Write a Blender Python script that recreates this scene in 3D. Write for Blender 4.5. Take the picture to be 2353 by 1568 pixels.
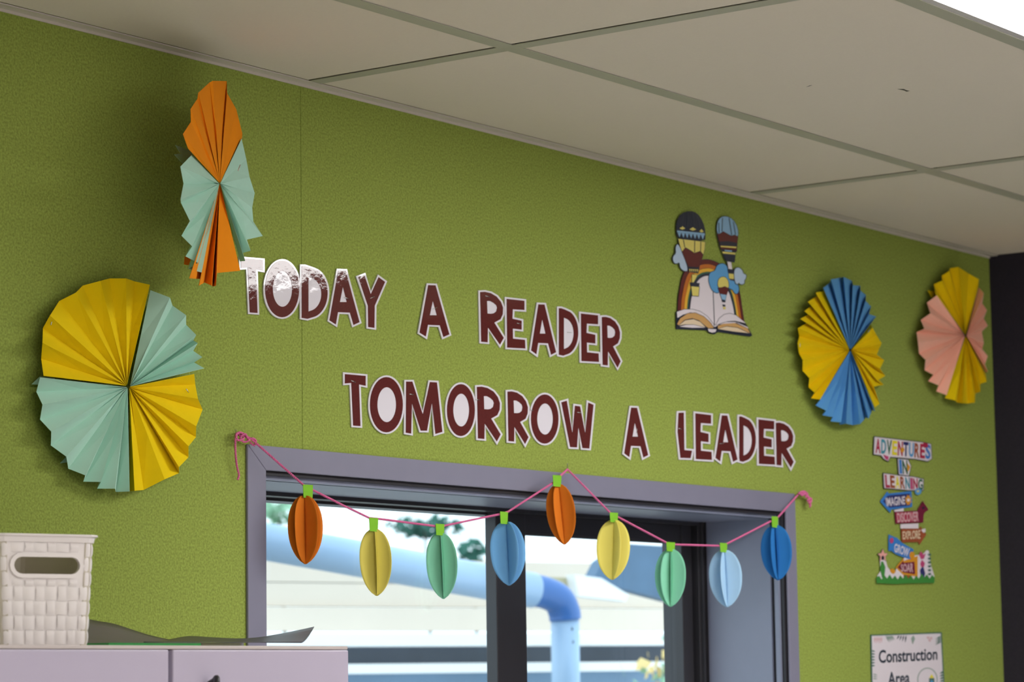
import bpy, bmesh, math, random
from mathutils import Vector, Matrix
from mathutils.geometry import tessellate_polygon
random.seed(7)
for o in list(bpy.data.objects): bpy.data.objects.remove(o)
scene = bpy.context.scene
COL = scene.collection
PI = math.pi

# ---------------------------------------------------------------- camera
W, H = 2353.0, 1568.0
FPX = 6525.0
YAW, PITCH, ROLL = 0.94645, 0.12091, -0.01466
CEIL = 2.65
CAM = Vector((-3.01166, -2.52374, CEIL - 0.84375))
_f = Vector((math.sin(YAW) * math.cos(PITCH), math.cos(YAW) * math.cos(PITCH), math.sin(PITCH)))
_r = Vector((math.cos(YAW), -math.sin(YAW), 0.0))
_u = _r.cross(_f)
RIGHT = _r * math.cos(ROLL) + _u * math.sin(ROLL)
UP = -_r * math.sin(ROLL) + _u * math.cos(ROLL)
FWD = _f
cam_data = bpy.data.cameras.new('camera')
cam_data.sensor_width = 36.0
cam_data.lens = FPX / W * 36.0
cam_data.clip_start = 0.05
cam_data.clip_end = 200
cam_data.dof.use_dof = True
cam_data.dof.focus_distance = 3.7
cam_data.dof.aperture_fstop = 10.5
cam = bpy.data.objects.new('camera', cam_data)
COL.objects.link(cam)
cam.matrix_world = Matrix(((RIGHT.x, UP.x, -FWD.x, CAM.x), (RIGHT.y, UP.y, -FWD.y, CAM.y),
                           (RIGHT.z, UP.z, -FWD.z, CAM.z), (0, 0, 0, 1)))
scene.camera = cam

# ---------------------------------------------------------------- world (bright overcast sky) and exposure
world = bpy.data.worlds.new('overcast_sky')
scene.world = world
world.use_nodes = True
bg = world.node_tree.nodes['Background']
bg.inputs['Color'].default_value = (0.76, 0.90, 1.0, 1)
bg.inputs['Strength'].default_value = 2.4
scene.view_settings.view_transform = 'Standard'
scene.view_settings.look = 'None'
scene.view_settings.gamma = 1
scene.view_settings.use_curve_mapping = False
scene.view_settings.exposure = 0.0
LAMP = 13.0          # radiance of the ceiling light panels

# ---------------------------------------------------------------- helpers
def ray(x, y):
    return RIGHT * ((x - W / 2) / FPX) - UP * ((y - H / 2) / FPX) + FWD

def wy(x, y, Y=0.0):            # sight line met with the vertical plane y = Y
    d = ray(x, y)
    return CAM + d * ((Y - CAM.y) / d.y)

def wpl(x, y, p, n):            # sight line met with any plane
    d = ray(x, y)
    return CAM + d * ((p - CAM).dot(n) / d.dot(n))

def lin(c):
    c = c / 255.0
    return c / 12.92 if c <= 0.04045 else ((c + 0.055) / 1.055) ** 2.4

def rgb(r, g, b):
    return (lin(r), lin(g), lin(b), 1.0)

def mat(name, col, rough=0.6, noise=0.0, scale=60.0, bump=0.0, bscale=None, metal=0.0, coat=0.0, spec=0.5, dist=0.001, detail=3):
    m = bpy.data.materials.new(name)
    m.use_nodes = True
    nt = m.node_tree
    b = nt.nodes['Principled BSDF']
    b.inputs['Base Color'].default_value = col
    b.inputs['Roughness'].default_value = rough
    b.inputs['Metallic'].default_value = metal
    b.inputs['Coat Weight'].default_value = coat
    b.inputs['Coat Roughness'].default_value = 0.015
    b.inputs['Specular IOR Level'].default_value = spec
    if noise or bump:
        tc = nt.nodes.new('ShaderNodeTexCoord')
    if noise:
        n = nt.nodes.new('ShaderNodeTexNoise')
        n.inputs['Scale'].default_value = scale
        n.inputs['Detail'].default_value = detail
        nt.links.new(tc.outputs['Object'], n.inputs['Vector'])
        mx = nt.nodes.new('ShaderNodeMix')
        mx.data_type = 'RGBA'
        mx.inputs['A'].default_value = tuple(max(0, v * (1 - noise)) for v in col[:3]) + (1,)
        mx.inputs['B'].default_value = tuple(min(1, v * (1 + noise)) for v in col[:3]) + (1,)
        nt.links.new(n.outputs['Fac'], mx.inputs['Factor'])
        nt.links.new(mx.outputs['Result'], b.inputs['Base Color'])
    if bump:
        n2 = nt.nodes.new('ShaderNodeTexNoise')
        n2.inputs['Scale'].default_value = bscale or scale
        n2.inputs['Detail'].default_value = detail
        nt.links.new(tc.outputs['Object'], n2.inputs['Vector'])
        bp = nt.nodes.new('ShaderNodeBump')
        bp.inputs['Strength'].default_value = bump
        bp.inputs['Distance'].default_value = dist
        nt.links.new(n2.outputs['Fac'], bp.inputs['Height'])
        nt.links.new(bp.outputs['Normal'], b.inputs['Normal'])
        if coat:
            nt.links.new(bp.outputs['Normal'], b.inputs['Coat Normal'])
    return m

def emit(name, col, s):
    m = bpy.data.materials.new(name)
    m.use_nodes = True
    nt = m.node_tree
    nt.nodes.remove(nt.nodes['Principled BSDF'])
    e = nt.nodes.new('ShaderNodeEmission')
    e.inputs['Color'].default_value = col
    e.inputs['Strength'].default_value = s
    nt.links.new(e.outputs[0], nt.nodes['Material Output'].inputs['Surface'])
    return m

def worldloc(o):
    v = Vector((0, 0, 0))
    while o is not None:
        v += o.location
        o = o.parent
    return v

def mesh(name, verts, faces, m, parent=None, smooth=False, solid=0.0):
    """one mesh object; verts are world positions (objects are never rotated)"""
    me = bpy.data.meshes.new(name)
    off = worldloc(parent) if parent is not None else Vector((0, 0, 0))
    me.from_pydata([tuple(Vector(v) - off) for v in verts], [], faces)
    if smooth:
        me.polygons.foreach_set('use_smooth', [True] * len(me.polygons))
    me.update()
    if m is not None:
        me.materials.append(m)
    o = bpy.data.objects.new(name, me)
    COL.objects.link(o)
    if parent is not None:
        o.parent = parent
    if solid:
        md = o.modifiers.new('thickness', 'SOLIDIFY')
        md.thickness = solid
        md.offset = 0
    return o

def thing(name, label, cat, loc, group=None):
    o = bpy.data.objects.new(name, None)
    o.empty_display_size = 0.05
    COL.objects.link(o)
    o.location = loc
    tag(o, label, cat, group)
    return o

def tag(o, label, cat, group=None):
    o['label'] = label
    o['category'] = cat
    if group:
        o['group'] = group
    return o

def struct(o):
    o['kind'] = 'structure'
    return o

def recalc(o):
    bm = bmesh.new(); bm.from_mesh(o.data)
    bmesh.ops.recalc_face_normals(bm, faces=bm.faces)
    bm.to_mesh(o.data); bm.free()
    return o

def box(name, a, b, m, parent=None, bevel=0.0):
    x0, y0, z0 = (min(a[i], b[i]) for i in range(3))
    x1, y1, z1 = (max(a[i], b[i]) for i in range(3))
    v = [(x0, y0, z0), (x1, y0, z0), (x1, y1, z0), (x0, y1, z0), (x0, y0, z1), (x1, y0, z1), (x1, y1, z1), (x0, y1, z1)]
    f = [(0, 3, 2, 1), (4, 5, 6, 7), (0, 1, 5, 4), (1, 2, 6, 5), (2, 3, 7, 6), (3, 0, 4, 7)]
    o = mesh(name, v, f, m, parent)
    if bevel:
        md = o.modifiers.new('bevel', 'BEVEL')
        md.width = bevel; md.segments = 2
    return o

def slab(name, loops, back, m, parent=None):
    """solid plate: loops[0] is the front outline (3-D), further loops are holes; back = offset of the rear face"""
    loops = [[Vector(p) for p in lp] for lp in loops]
    flat = [p for lp in loops for p in lp]
    tris = tessellate_polygon(loops)
    n = len(flat)
    back = Vector(back)
    v = flat + [p + back for p in flat]
    f = []
    for t in tris:
        f.append(tuple(t)); f.append(tuple(i + n for i in reversed(t)))
    s = 0
    for lp in loops:
        k = len(lp)
        for i in range(k):
            a, b = s + i, s + (i + 1) % k
            f.append((a, b, b + n, a + n))
        s += k
    return recalc(mesh(name, v, f, m, parent))

def area2(p):
    return 0.5 * sum(p[i][0] * p[(i + 1) % len(p)][1] - p[(i + 1) % len(p)][0] * p[i][1] for i in range(len(p)))

def offset(poly, d):
    """outward mitred offset of a 2-D outline"""
    p = [q for i, q in enumerate(poly) if (Vector(q) - Vector(poly[i - 1])).length > 1e-6]
    sgn = 1 if area2(p) > 0 else -1
    out = []
    n = len(p)
    for i in range(n):
        a, b, c = Vector(p[i - 1]), Vector(p[i]), Vector(p[(i + 1) % n])
        e1, e2 = (b - a).normalized(), (c - b).normalized()
        n1 = Vector((e1.y, -e1.x)) * sgn
        n2 = Vector((e2.y, -e2.x)) * sgn
        s = n1 + n2
        den = 1 + n1.dot(n2)
        if den < 0.45:
            s = s.normalized() * 1.6 if s.length > 1e-6 else n1
            out.append(tuple(b + s * d))
        else:
            out.append(tuple(b + s * (d / den)))
    return out

def arc(cx, cy, rx, ry, a0, a1, n):
    return [(cx + rx * math.cos(a0 + (a1 - a0) * i / n), cy + ry * math.sin(a0 + (a1 - a0) * i / n)) for i in range(n + 1)]

def smoothpoly(p, it=2, closed=True):
    for _ in range(it):
        q = []
        n = len(p)
        for i in range(n if closed else n - 1):
            a, b = Vector(p[i]), Vector(p[(i + 1) % n])
            q += [tuple(a * .75 + b * .25), tuple(a * .25 + b * .75)]
        if not closed:
            q = [p[0]] + q + [p[-1]]
        p = q
    return p

def crop(ox, oy, s):
    return lambda x, y: (ox + x / s, oy + y / s)

def plate(name, pts, y, m, parent=None, t=0.0006, holes=()):
    """flat printed or cut piece on the green wall: outline in picture pixels, front at depth y"""
    return slab(name, [[wy(a, b, y) for a, b in lp] for lp in [pts] + list(holes)], (0, t, 0), m, parent)

_font_cache = {}
def text_tris(s):
    if s not in _font_cache:
        cu = bpy.data.curves.new('lettering', 'FONT')
        cu.body = s
        cu.resolution_u = 4
        cu.offset = 0.022 if len(s) > 1 else 0.035
        ob = bpy.data.objects.new('lettering', cu)
        COL.objects.link(ob)
        bpy.context.view_layer.update()
        me = ob.evaluated_get(bpy.context.evaluated_depsgraph_get()).to_mesh()
        v = [(p.co.x, p.co.y) for p in me.vertices]
        f = [tuple(p.vertices) for p in me.polygons]
        bpy.data.objects.remove(ob)
        bpy.data.curves.remove(cu)
        x0, x1 = min(a for a, b in v), max(a for a, b in v)
        y0, y1 = min(b for a, b in v), max(b for a, b in v)
        _font_cache[s] = ([((a - x0) / (x1 - x0), (b - y0) / (y1 - y0)) for a, b in v], f)
    return _font_cache[s]

def lettering(name, s, quad, y, m, parent):
    """printed words stretched over a picture quad TL, TR, BL, BR"""
    v, f = text_tris(s)
    TL, TR, BL, BR = [Vector(q) for q in quad]
    pts = []
    for a, b in v:
        p = (BL * (1 - a) + BR * a) * (1 - b) + (TL * (1 - a) + TR * a) * b
        pts.append(wy(p.x, p.y, y))
    return mesh(name, pts, f, m, parent)

def tube(name, path, r, m, parent=None, sides=8, closed_ends=True, radii=None):
    path = [Vector(p) for p in path]
    v, f = [], []
    n = len(path)
    prev = None
    for i, p in enumerate(path):
        t = (path[min(i + 1, n - 1)] - path[max(i - 1, 0)]).normalized()
        if prev is None:
            a = t.orthogonal().normalized()
        else:
            a = prev - t * prev.dot(t)
            a = a.normalized() if a.length > 1e-6 else t.orthogonal().normalized()
        prev = a
        b = t.cross(a)
        rr = radii[i] if radii else r
        for k in range(sides):
            g = 2 * PI * k / sides
            v.append(p + (a * math.cos(g) + b * math.sin(g)) * rr)
    for i in range(n - 1):
        for k in range(sides):
            k2 = (k + 1) % sides
            f.append((i * sides + k, i * sides + k2, (i + 1) * sides + k2, (i + 1) * sides + k))
    if closed_ends:
        f.append(tuple(reversed(range(sides))))
        f.append(tuple((n - 1) * sides + k for k in range(sides)))
    return mesh(name, v, f, m, parent, smooth=True)

def resample(path, step):
    path = [Vector(p) for p in path]
    out = [path[0]]
    for a, b in zip(path, path[1:]):
        k = max(1, int((b - a).length / step))
        out += [a.lerp(b, (i + 1) / k) for i in range(k)]
    return out

def catmull(pts, n=8):
    pts = [Vector(p) for p in pts]
    q = [pts[0]] + pts + [pts[-1]]
    out = []
    for i in range(1, len(q) - 2):
        for k in range(n):
            t = k / n
            p0, p1, p2, p3 = q[i - 1], q[i], q[i + 1], q[i + 2]
            out.append(0.5 * ((2 * p1) + (p2 - p0) * t + (2 * p0 - 5 * p1 + 4 * p2 - p3) * t * t + (3 * p1 - p0 - 3 * p2 + p3) * t ** 3))
    out.append(pts[-1])
    return out

def yarn(name, path, m, parent, r=0.00105, pitch=0.0055):
    """two-ply twisted yarn along a path"""
    path = resample(path, 0.0009)
    v, f = [], []
    n = len(path)
    sides = 6
    s = 0
    base = 0
    for ply in (0, 1):
        prev = None
        s = 0
        for i, p in enumerate(path):
            t = (path[min(i + 1, n - 1)] - path[max(i - 1, 0)]).normalized()
            a = t.orthogonal().normalized() if prev is None else (prev - t * prev.dot(t)).normalized()
            prev = a
            b = t.cross(a)
            if i: s += (path[i] - path[i - 1]).length
            ph = 2 * PI * s / pitch + ply * PI
            c = p + (a * math.cos(ph) + b * math.sin(ph)) * r * 0.75
            for k in range(sides):
                g = 2 * PI * k / sides
                v.append(c + (a * math.cos(g) + b * math.sin(g)) * r)
        for i in range(n - 1):
            for k in range(sides):
                k2 = (k + 1) % sides
                f.append((base + i * sides + k, base + i * sides + k2, base + (i + 1) * sides + k2, base + (i + 1) * sides + k))
        base += n * sides
    return mesh(name, v, f, m, parent, smooth=True)

# ---------------------------------------------------------------- materials
M = {}
M['felt'] = mat('green_felt', rgb(143, 159, 76), 0.95, noise=0.62, scale=330, bump=0.8, bscale=330, spec=0.1, dist=0.0015, detail=4)
M['charcoal'] = mat('charcoal_felt', rgb(48, 45, 54), 0.95, noise=0.25, scale=260, bump=0.4, spec=0.1)
M['tile'] = mat('ceiling_tile', rgb(220, 211, 199), 0.9, noise=0.03, scale=300, bump=0.05, spec=0.2)
M['bar'] = mat('ceiling_bar', rgb(172, 172, 158), 0.5, spec=0.4)
M['angle'] = mat('wall_angle', rgb(205, 198, 190), 0.4)
M['void'] = mat('ceiling_void', rgb(15, 14, 13), 0.9)
M['plaster'] = mat('plaster', rgb(226, 222, 218), 0.9, noise=0.03, scale=12)
M['pale_vinyl'] = mat('pale_vinyl', rgb(216, 210, 204), 0.98, noise=0.3, scale=200, bump=0.4)  # light vinyl for the unseen floor, tone raised to bounce more light
M['trim'] = mat('grey_paint', rgb(128, 127, 147), 0.42, noise=0.05, scale=30, bump=0.03, bscale=220)
M['trim_gloss'] = mat('grey_gloss_paint', rgb(124, 130, 152), 0.40, noise=0.05, scale=30, bump=0.02, bscale=120, spec=0.7)
M['alu'] = mat('black_aluminium', rgb(44, 43, 48), 0.38, noise=0.08, scale=40)
M['lampframe'] = mat('lamp_frame', rgb(200, 196, 200), 0.4)
M['lamp'] = emit('lamp_diffuser', (1.0, 0.985, 0.965, 1), LAMP)
M['maroon'] = mat('maroon_print', rgb(92, 36, 34), 0.7, noise=0.45, scale=900, bump=0.2, bscale=30, coat=1.0, dist=0.002, spec=0.1, detail=7)
M['card'] = mat('white_card', rgb(226, 222, 232), 0.7, bump=0.2, bscale=30, coat=1.0, dist=0.002, spec=0.1, detail=7)
M['staple'] = mat('staple_steel', rgb(205, 205, 205), 0.3, metal=0.9)
M['pin'] = mat('pin_steel', rgb(190, 190, 185), 0.3, metal=0.9)
M['yarn'] = mat('pink_yarn', rgb(216, 112, 160), 0.9, noise=0.35, scale=700, spec=0.1)
def paper(name, c, nz=0.05):
    return mat(name, c, 0.85, noise=nz, scale=35, bump=0.12, bscale=60, spec=0.2)
M['p_yellow'] = paper('yellow_paper', rgb(236, 205, 2))
M['p_mint'] = paper('mint_paper', rgb(180, 222, 205))
M['p_orange'] = paper('orange_paper', rgb(238, 142, 14))
M['p_blue'] = paper('blue_paper', rgb(94, 158, 212))
M['p_pink'] = paper('pink_paper', rgb(250, 192, 170))
M['l_orange'] = paper('lantern_orange', rgb(208, 114, 28))
M['l_yellow'] = paper('lantern_yellow', rgb(224, 212, 104))
M['l_mint'] = paper('lantern_mint', rgb(132, 206, 174))
M['l_blue'] = paper('lantern_blue', rgb(106, 164, 214))
M['l_sky'] = paper('lantern_sky', rgb(164, 202, 234))
M['l_deep'] = paper('lantern_deep_blue', rgb(42, 116, 186))
M['tab'] = paper('green_tab', rgb(124, 186, 50))
M['plastic'] = mat('white_plastic', rgb(236, 230, 230), 0.4, noise=0.02, scale=80)
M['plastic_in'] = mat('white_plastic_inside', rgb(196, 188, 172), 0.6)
M['laminate'] = mat('cabinet_laminate', rgb(184, 176, 197), 0.45, noise=0.03, scale=8)
M['edge'] = mat('cabinet_edge', rgb(196, 186, 184), 0.5)
M['handle'] = mat('dark_handle', rgb(40, 38, 44), 0.4)
M['poster_back'] = mat('poster_back', rgb(104, 97, 100), 0.5, noise=0.2, scale=14, spec=0.3)
M['poster_print'] = mat('poster_print', rgb(66, 61, 74), 0.4, noise=0.55, scale=22, spec=0.4)
M['green_mat'] = mat('green_plastic', rgb(30, 140, 60), 0.5, noise=0.2, scale=120)

def glass_mat():
    m = bpy.data.materials.new('window_glass')
    m.use_nodes = True
    nt = m.node_tree
    nt.nodes.remove(nt.nodes['Principled BSDF'])
    tr = nt.nodes.new('ShaderNodeBsdfTransparent')
    tr.inputs[0].default_value = (0.95, 0.975, 0.97, 1)
    gl = nt.nodes.new('ShaderNodeBsdfGlossy')
    gl.inputs['Roughness'].default_value = 0.02
    mx = nt.nodes.new('ShaderNodeMixShader')
    mx.inputs[0].default_value = 0.05
    nt.links.new(tr.outputs[0], mx.inputs[1])
    nt.links.new(gl.outputs[0], mx.inputs[2])
    nt.links.new(mx.outputs[0], nt.nodes['Material Output'].inputs['Surface'])
    return m
M['glass'] = glass_mat()

# ================================================================ ROOM SHELL
XR_WALL = 2.1365
XL_WALL, YF_WALL = -4.4, -6.0
# back wall: core with the door opening, faced with felt panels
OX0, OX1, OZ = -0.112, 1.316, 2.119
def wallpts(p, y): return [(a, y, b) for a, b in p]
core = slab('wall_back', [wallpts([(XL_WALL, 0), (OX0, 0), (OX0, OZ), (OX1, OZ), (OX1, 0), (XR_WALL + .15, 0), (XR_WALL + .15, 2.9), (XL_WALL, 2.9)], 0.012)], (0, 0.16, 0), M['charcoal'])
struct(core)
g = 0.0004
S0, S1, S2 = -1.227, -0.0075, 1.2025
panels = [
    [(XL_WALL, 0), (-2.447 - g, 0), (-2.447 - g, CEIL + .05), (XL_WALL, CEIL + .05)],
    [(-2.447 + g, 0), (S0 - g, 0), (S0 - g, CEIL + .05), (-2.447 + g, CEIL + .05)],
    [(S0 + g, 0), (OX0, 0), (OX0, OZ), (S1 - g, OZ), (S1 - g, CEIL + .05), (S0 + g, CEIL + .05)],
    [(S1 + g, OZ), (S2 - .0001, OZ), (S2 - .0001, CEIL + .05), (S1 + g, CEIL + .05)],
    [(OX1, 0), (XR_WALL, 0), (XR_WALL, CEIL + .05), (S2 + .0001, CEIL + .05), (S2 + .0001, OZ), (OX1, OZ)]]
for p in panels:
    o = slab('felt_panel', [wallpts(p, 0.0)], (0, 0.012, 0), M['felt'], core)
    md = o.modifiers.new('bevel', 'BEVEL'); md.width = 0.0004; md.segments = 1; md.limit_method = 'ANGLE'
struct(box('wall_right', (XR_WALL, 0.0119, 0), (XR_WALL + .15, YF_WALL, 2.9), M['charcoal']))
struct(box('wall_left', (XL_WALL - .15, 0.17, 0), (XL_WALL, YF_WALL, 2.9), M['plaster']))
struct(box('wall_front', (XL_WALL - .15, YF_WALL - .15, 0), (XR_WALL + .15, YF_WALL, 2.9), M['plaster']))
struct(box('floor', (XL_WALL - .15, YF_WALL - .15, -.1), (XR_WALL + .15, 0.17, 0), M['pale_vinyl']))

# ceiling: dark void board above, tiles and grid bars below
ceiling = struct(box('ceiling', (XL_WALL - .15, YF_WALL - .15, CEIL + .03), (XR_WALL + .15, 0.17, CEIL + .12), M['void']))
BW = 0.0125
xb = [-3.6, -2.4, -1.2, 0.0, 1.19]
yb = [-0.358, -0.9, -1.5, -2.1, -2.7, -3.3, -3.9, -4.5, -5.1, -5.7]
xs = [XL_WALL] + xb + [XR_WALL]
ys = [0.0] + yb + [YF_WALL]
lamp_cells = {(0.0, -0.9), (1.19, -0.9), (-2.4, -2.1), (-2.4, -3.3), (0.0, -3.3), (-2.4, -5.1), (0.0, -5.1)}
tz = CEIL + 0.0015
for i in range(len(xs) - 1):
    for j in range(len(ys) - 1):
        if (round(xs[i], 3), round(ys[j], 3)) in lamp_cells:
            continue
        x0 = xs[i] + (BW - 0.001 if i else 0.001)
        x1 = xs[i + 1] - (BW + 0.0025 if i < len(xs) - 2 else 0.001)
        y1 = ys[j] - (BW - 0.001 if j else 0.0205)
        y0 = ys[j + 1] + (BW + 0.0012 if j < len(ys) - 2 else 0.001)
        box('ceiling_tile', (x0, y0, tz), (x1, y1, tz + .012), M['tile'], ceiling)
for y in yb:
    box('ceiling_bar', (XL_WALL, y - BW, CEIL), (XR_WALL, y + BW, CEIL + .0012), M['bar'], ceiling)
for x in xb:
    ysx = [0.0] + yb + [YF_WALL]
    for a, b in zip(ysx, ysx[1:]):
        if x == 1.19 and a == -0.9: continue
        box('cross_bar', (x - BW, b + BW, CEIL + .0002), (x + BW, a - BW if a else -.019, CEIL + .0012), M['bar'], ceiling)
box('ceiling_bar', (1.50 - BW, -1.5 + BW, CEIL + .0002), (1.50 + BW, -0.9 - BW, CEIL + .0012), M['bar'], ceiling)
box('ceiling_tile', (1.50 + BW, -1.5 + BW, tz), (XR_WALL - .001, -0.9 - BW, tz + .012), M['tile'], ceiling)
# scratches on one tile
tile_mark = M['handle']
for pts in ([(2063, 205), (2077, 205), (2084, 208), (2090, 209), (2083, 211), (2079, 208.5)], [(1853, 200), (1860, 197), (1866, 196), (1860, 198.5)]):
    slab('scratch', [[wpl(a, b, Vector((0, 0, tz - .0002)), Vector((0, 0, 1))) for a, b in pts]], (0, 0, .0003), tile_mark, ceiling)
tr = struct(box('trim_1', (XL_WALL, -0.0195, CEIL - .0006), (XR_WALL, 0.0, CEIL + .0012), M['angle']))
box('angle_leg', (XL_WALL, -0.0025, CEIL - .004), (XR_WALL, -0.0002, CEIL - .0006), M['angle'], tr)

# ceiling light panels: the first real, the rest unseen, added to brighten the room
def light_panel(x0, y1, label):
    x1, y0 = x0 + 1.2, y1 - 0.6
    if x0 == 0.0: x1 = 1.19
    if y1 == -0.9: x1 = 1.50
    t = thing('ceiling_light', label, 'light', ((x0 + x1) / 2, (y0 + y1) / 2, CEIL), 'ceiling light panels')
    a, b, c, d = x0 + BW, x1 - BW, y0 + BW, y1 - BW
    fw = 0.0115
    slab('frame', [[(a, c, CEIL + .001), (b, c, CEIL + .001), (b, d, CEIL + .001), (a, d, CEIL + .001)],
                   [(a + fw, c + fw, CEIL + .001), (b - fw, c + fw, CEIL + .001), (b - fw, d - fw, CEIL + .001), (a + fw, d - fw, CEIL + .001)]], (0, 0, .012), M['lampframe'], t)
    box('diffuser', (a + fw, c + fw, CEIL + .004), (b - fw, d - fw, CEIL + .010), M['lamp'], t)
light_panel(0.0, -0.9, 'bright white ceiling light panel at the top right of the picture')
light_panel(-2.4, -2.1, 'added fill light panel above the camera, out of the picture')
light_panel(-2.4, -3.3, 'added fill light panel further back in the room, out of the picture')
light_panel(0.0, -3.3, 'added fill light panel in the middle of the room, out of the picture')
light_panel(-2.4, -5.1, 'added fill light panel by the far left of the room, out of the picture')
light_panel(0.0, -5.1, 'added fill light panel by the far end of the room, out of the picture')

# ================================================================ GLAZED DOOR IN THE OPENING
win = bpy.data.objects.new('window_1', None); COL.objects.link(win); win.location = (0.6, 0.1, 0); struct(win)
AX0, AX1, AZ1 = -0.1274, 1.3309, 2.1349
IX0, IX1, IZ1 = -0.0893, 1.2985, 2.1015
LX0, LX1, LZ = IX0 + 0.0113, IX1 - 0.0113, IZ1 - 0.0113
yA = -0.0045
for p in ([(AX0, AZ1), (AX1, AZ1), (IX1, IZ1), (IX0, IZ1)], [(AX0, 0), (AX0, AZ1), (IX0, IZ1), (IX0, 0)], [(AX1, AZ1), (AX1, 0), (IX1, 0), (IX1, IZ1)]):
    o = slab('architrave', [wallpts(p, yA)], (0, 0.0044, 0), M['trim'], win)
    md = o.modifiers.new('bevel', 'BEVEL'); md.width = 0.0012; md.segments = 2; md.limit_method = 'ANGLE'
YW = 0.158
for nm, y0, y1, ins in (('bead', 0.0085, 0.0170, 0.0), ('groove', 0.0170, 0.0250, 0.006), ('lining', 0.0250, YW, 0.0)):
    mt = M['alu'] if nm == 'groove' else M['trim_gloss']  # groove takes the dark colour to stand for shade inside it
    box(nm, (LX0 - ins, y0, LZ + ins), (LX1 + ins, y1, OZ), mt, win)
    box(nm, (OX0, y0, 0), (LX0 - ins, y1, LZ + ins), mt, win)
    box(nm, (LX1 + ins, y0, 0), (OX1, y1, LZ + ins), mt, win)
for a, b in (((OX0, .002, IZ1 - .0055), (OX1, .0085, OZ)), ((OX0, .002, 0), (IX0 + .0055, .0085, IZ1 - .0055)), ((IX1 - .0055, .002, 0), (OX1, .0085, IZ1 - .0055))):
    box('painted_shade_strip', a, b, M['alu'], win)  # dark strip standing in for shade in the recess behind the architrave
fx = lambda px_, y: wy(px_, 1400, y).x
fz = lambda a, b, y: wy(a, b, y).z
yL = 0.170        # face of the sliding leaf
yF = 0.190        # fixed light
x_mull0, x_mull1, x_st = fx(1119, .222), fx(1142, yL), fx(1210, yL)
x_rs, x_jb = fx(1545, yL + .022), fx(1592, yL)
z_fix = fz(612, 1156, 0.225)
z_leaf = fz(1215, 1228, yL + .020)
box('frame_head', (LX0, YW, z_fix + .004), (LX1, 0.235, LZ + .006), M['alu'], win, .001)
box('frame_head_lip', (LX0, yF - .003, z_fix), (x_mull0, 0.225, z_fix + .005), M['alu'], win)
box('frame_jamb', (x_jb + .004, YW + .001, 0), (LX1 + .004, 0.235, LZ), M['alu'], win, .001)
box('frame_jamb', (LX0 - .004, YW + .001, 0), (LX0 + .035, 0.235, LZ), M['alu'], win, .001)
for k, (a, b) in enumerate(((.010, .013), (.024, .027))):
    box('jamb_rib', (x_jb + a, YW - .004, 0), (x_jb + b, YW + .003, LZ), M['alu'], win)
box('fixed_stile', (x_mull0, yF + .008, 0), (x_mull0 + .012, .222, z_fix + .01), M['alu'], win, .001)
box('fixed_stile_bead', (x_mull0 + .013, yF + .006, 0), (x_mull0 + .03, 0.22, z_fix + .01), M['alu'], win, .001)
box('leaf_stile', (x_mull1, yL, 0), (x_st, yL + .022, LZ - .004), M['alu'], win, .0012)
box('leaf_stile', (x_rs, yL, 0), (x_jb, yL + .022, LZ - .004), M['alu'], win, .0012)
box('leaf_rail', (x_st - .001, yL + .002, z_leaf), (x_rs + .001, yL + .020, LZ - .004), M['alu'], win, .0012)
box('leaf_rail', (x_st - .001, yL + .002, 0.02), (x_rs + .001, yL + .020, 0.12), M['alu'], win, .0012)
box('glazing_bead', (x_st, yL + .004, z_leaf - .003), (x_rs, yL + .018, z_leaf + .001), M['alu'], win)
box('threshold', (LX0, 0.02, 0.0), (LX1, 0.235, 0.03), M['alu'], win)
box('pane', (LX0 + .03, yF + .010, 0.03), (x_mull0 + .004, yF + .016, z_fix + .003), M['glass'], win)
box('pane', (x_st - .004, yL + .008, 0.10), (x_rs + .004, yL + .014, z_leaf + .003), M['glass'], win)

# ================================================================ PAPER FANS
def fan(name, label, cfn, quarters, m_hub_y, plane=None, yF_=-0.031, yB_=-0.013, staples=(), flaps=()):
    """quarters: list of (material, hub crop point, outer crop points, first point is front)"""
    hx, hy = cfn(*quarters[0][1])
    if plane is None:
        def P(pt, d): return wy(*cfn(*pt), Y=d)
        base = wy(hx, hy, 0.0)
        dF, dB, dH = yF_, yB_, m_hub_y
    else:
        p0, nv = plane
        def P(pt, d): return wpl(*cfn(*pt), p0 + nv * d, nv)
        base = p0
        dF, dB, dH = yF_, yB_, m_hub_y
    t = thing(name, label, 'paper fan', base, 'paper fans on the green wall')
    cxm = sum(q[1][0] for q in quarters) / len(quarters); cym = sum(q[1][1] for q in quarters) / len(quarters)
    for qd in quarters:
        m, hub, pts, first = qd[:4]
        ks = qd[4] if len(qd) > 4 else 1.0
        hub = (hub[0] * .4 + cxm * .6, hub[1] * .4 + cym * .6)
        v, f = [], []
        h = P(hub, dH)
        n = len(pts)
        for i, pt in enumerate(pts):
            front = (i % 2 == 0) == first
            mid_ = (dF + dB) / 2
            o = P(pt, mid_ + ((dF if front else dB) - mid_) * ks)
            h2 = P(hub, dH + (dF - dB) * (0.10 if front else -0.10))
            d = (o - h2)
            v.append(h2 + d.normalized() * 0.0012)
            v.append(h2 + d * 0.5)
            v.append(o)
        for i in range(n - 1):
            a, b = 3 * i, 3 * i + 3
            f += [(a, a + 1, b + 1, b), (a + 1, a + 2, b + 2, b + 1)]
        mesh('pleated_quarter', v, f, m, t, solid=0.0004)
    for m, pts, d in flaps:
        mesh('paper_flap', [P(p, d) for p in pts], [tuple(range(len(pts)))], m, t, solid=0.0004)
    for a, b, d in staples:
        tube('staple', [P(a, d), P(b, d)], 0.0007, M['staple'], t, 6)
    return t

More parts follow.
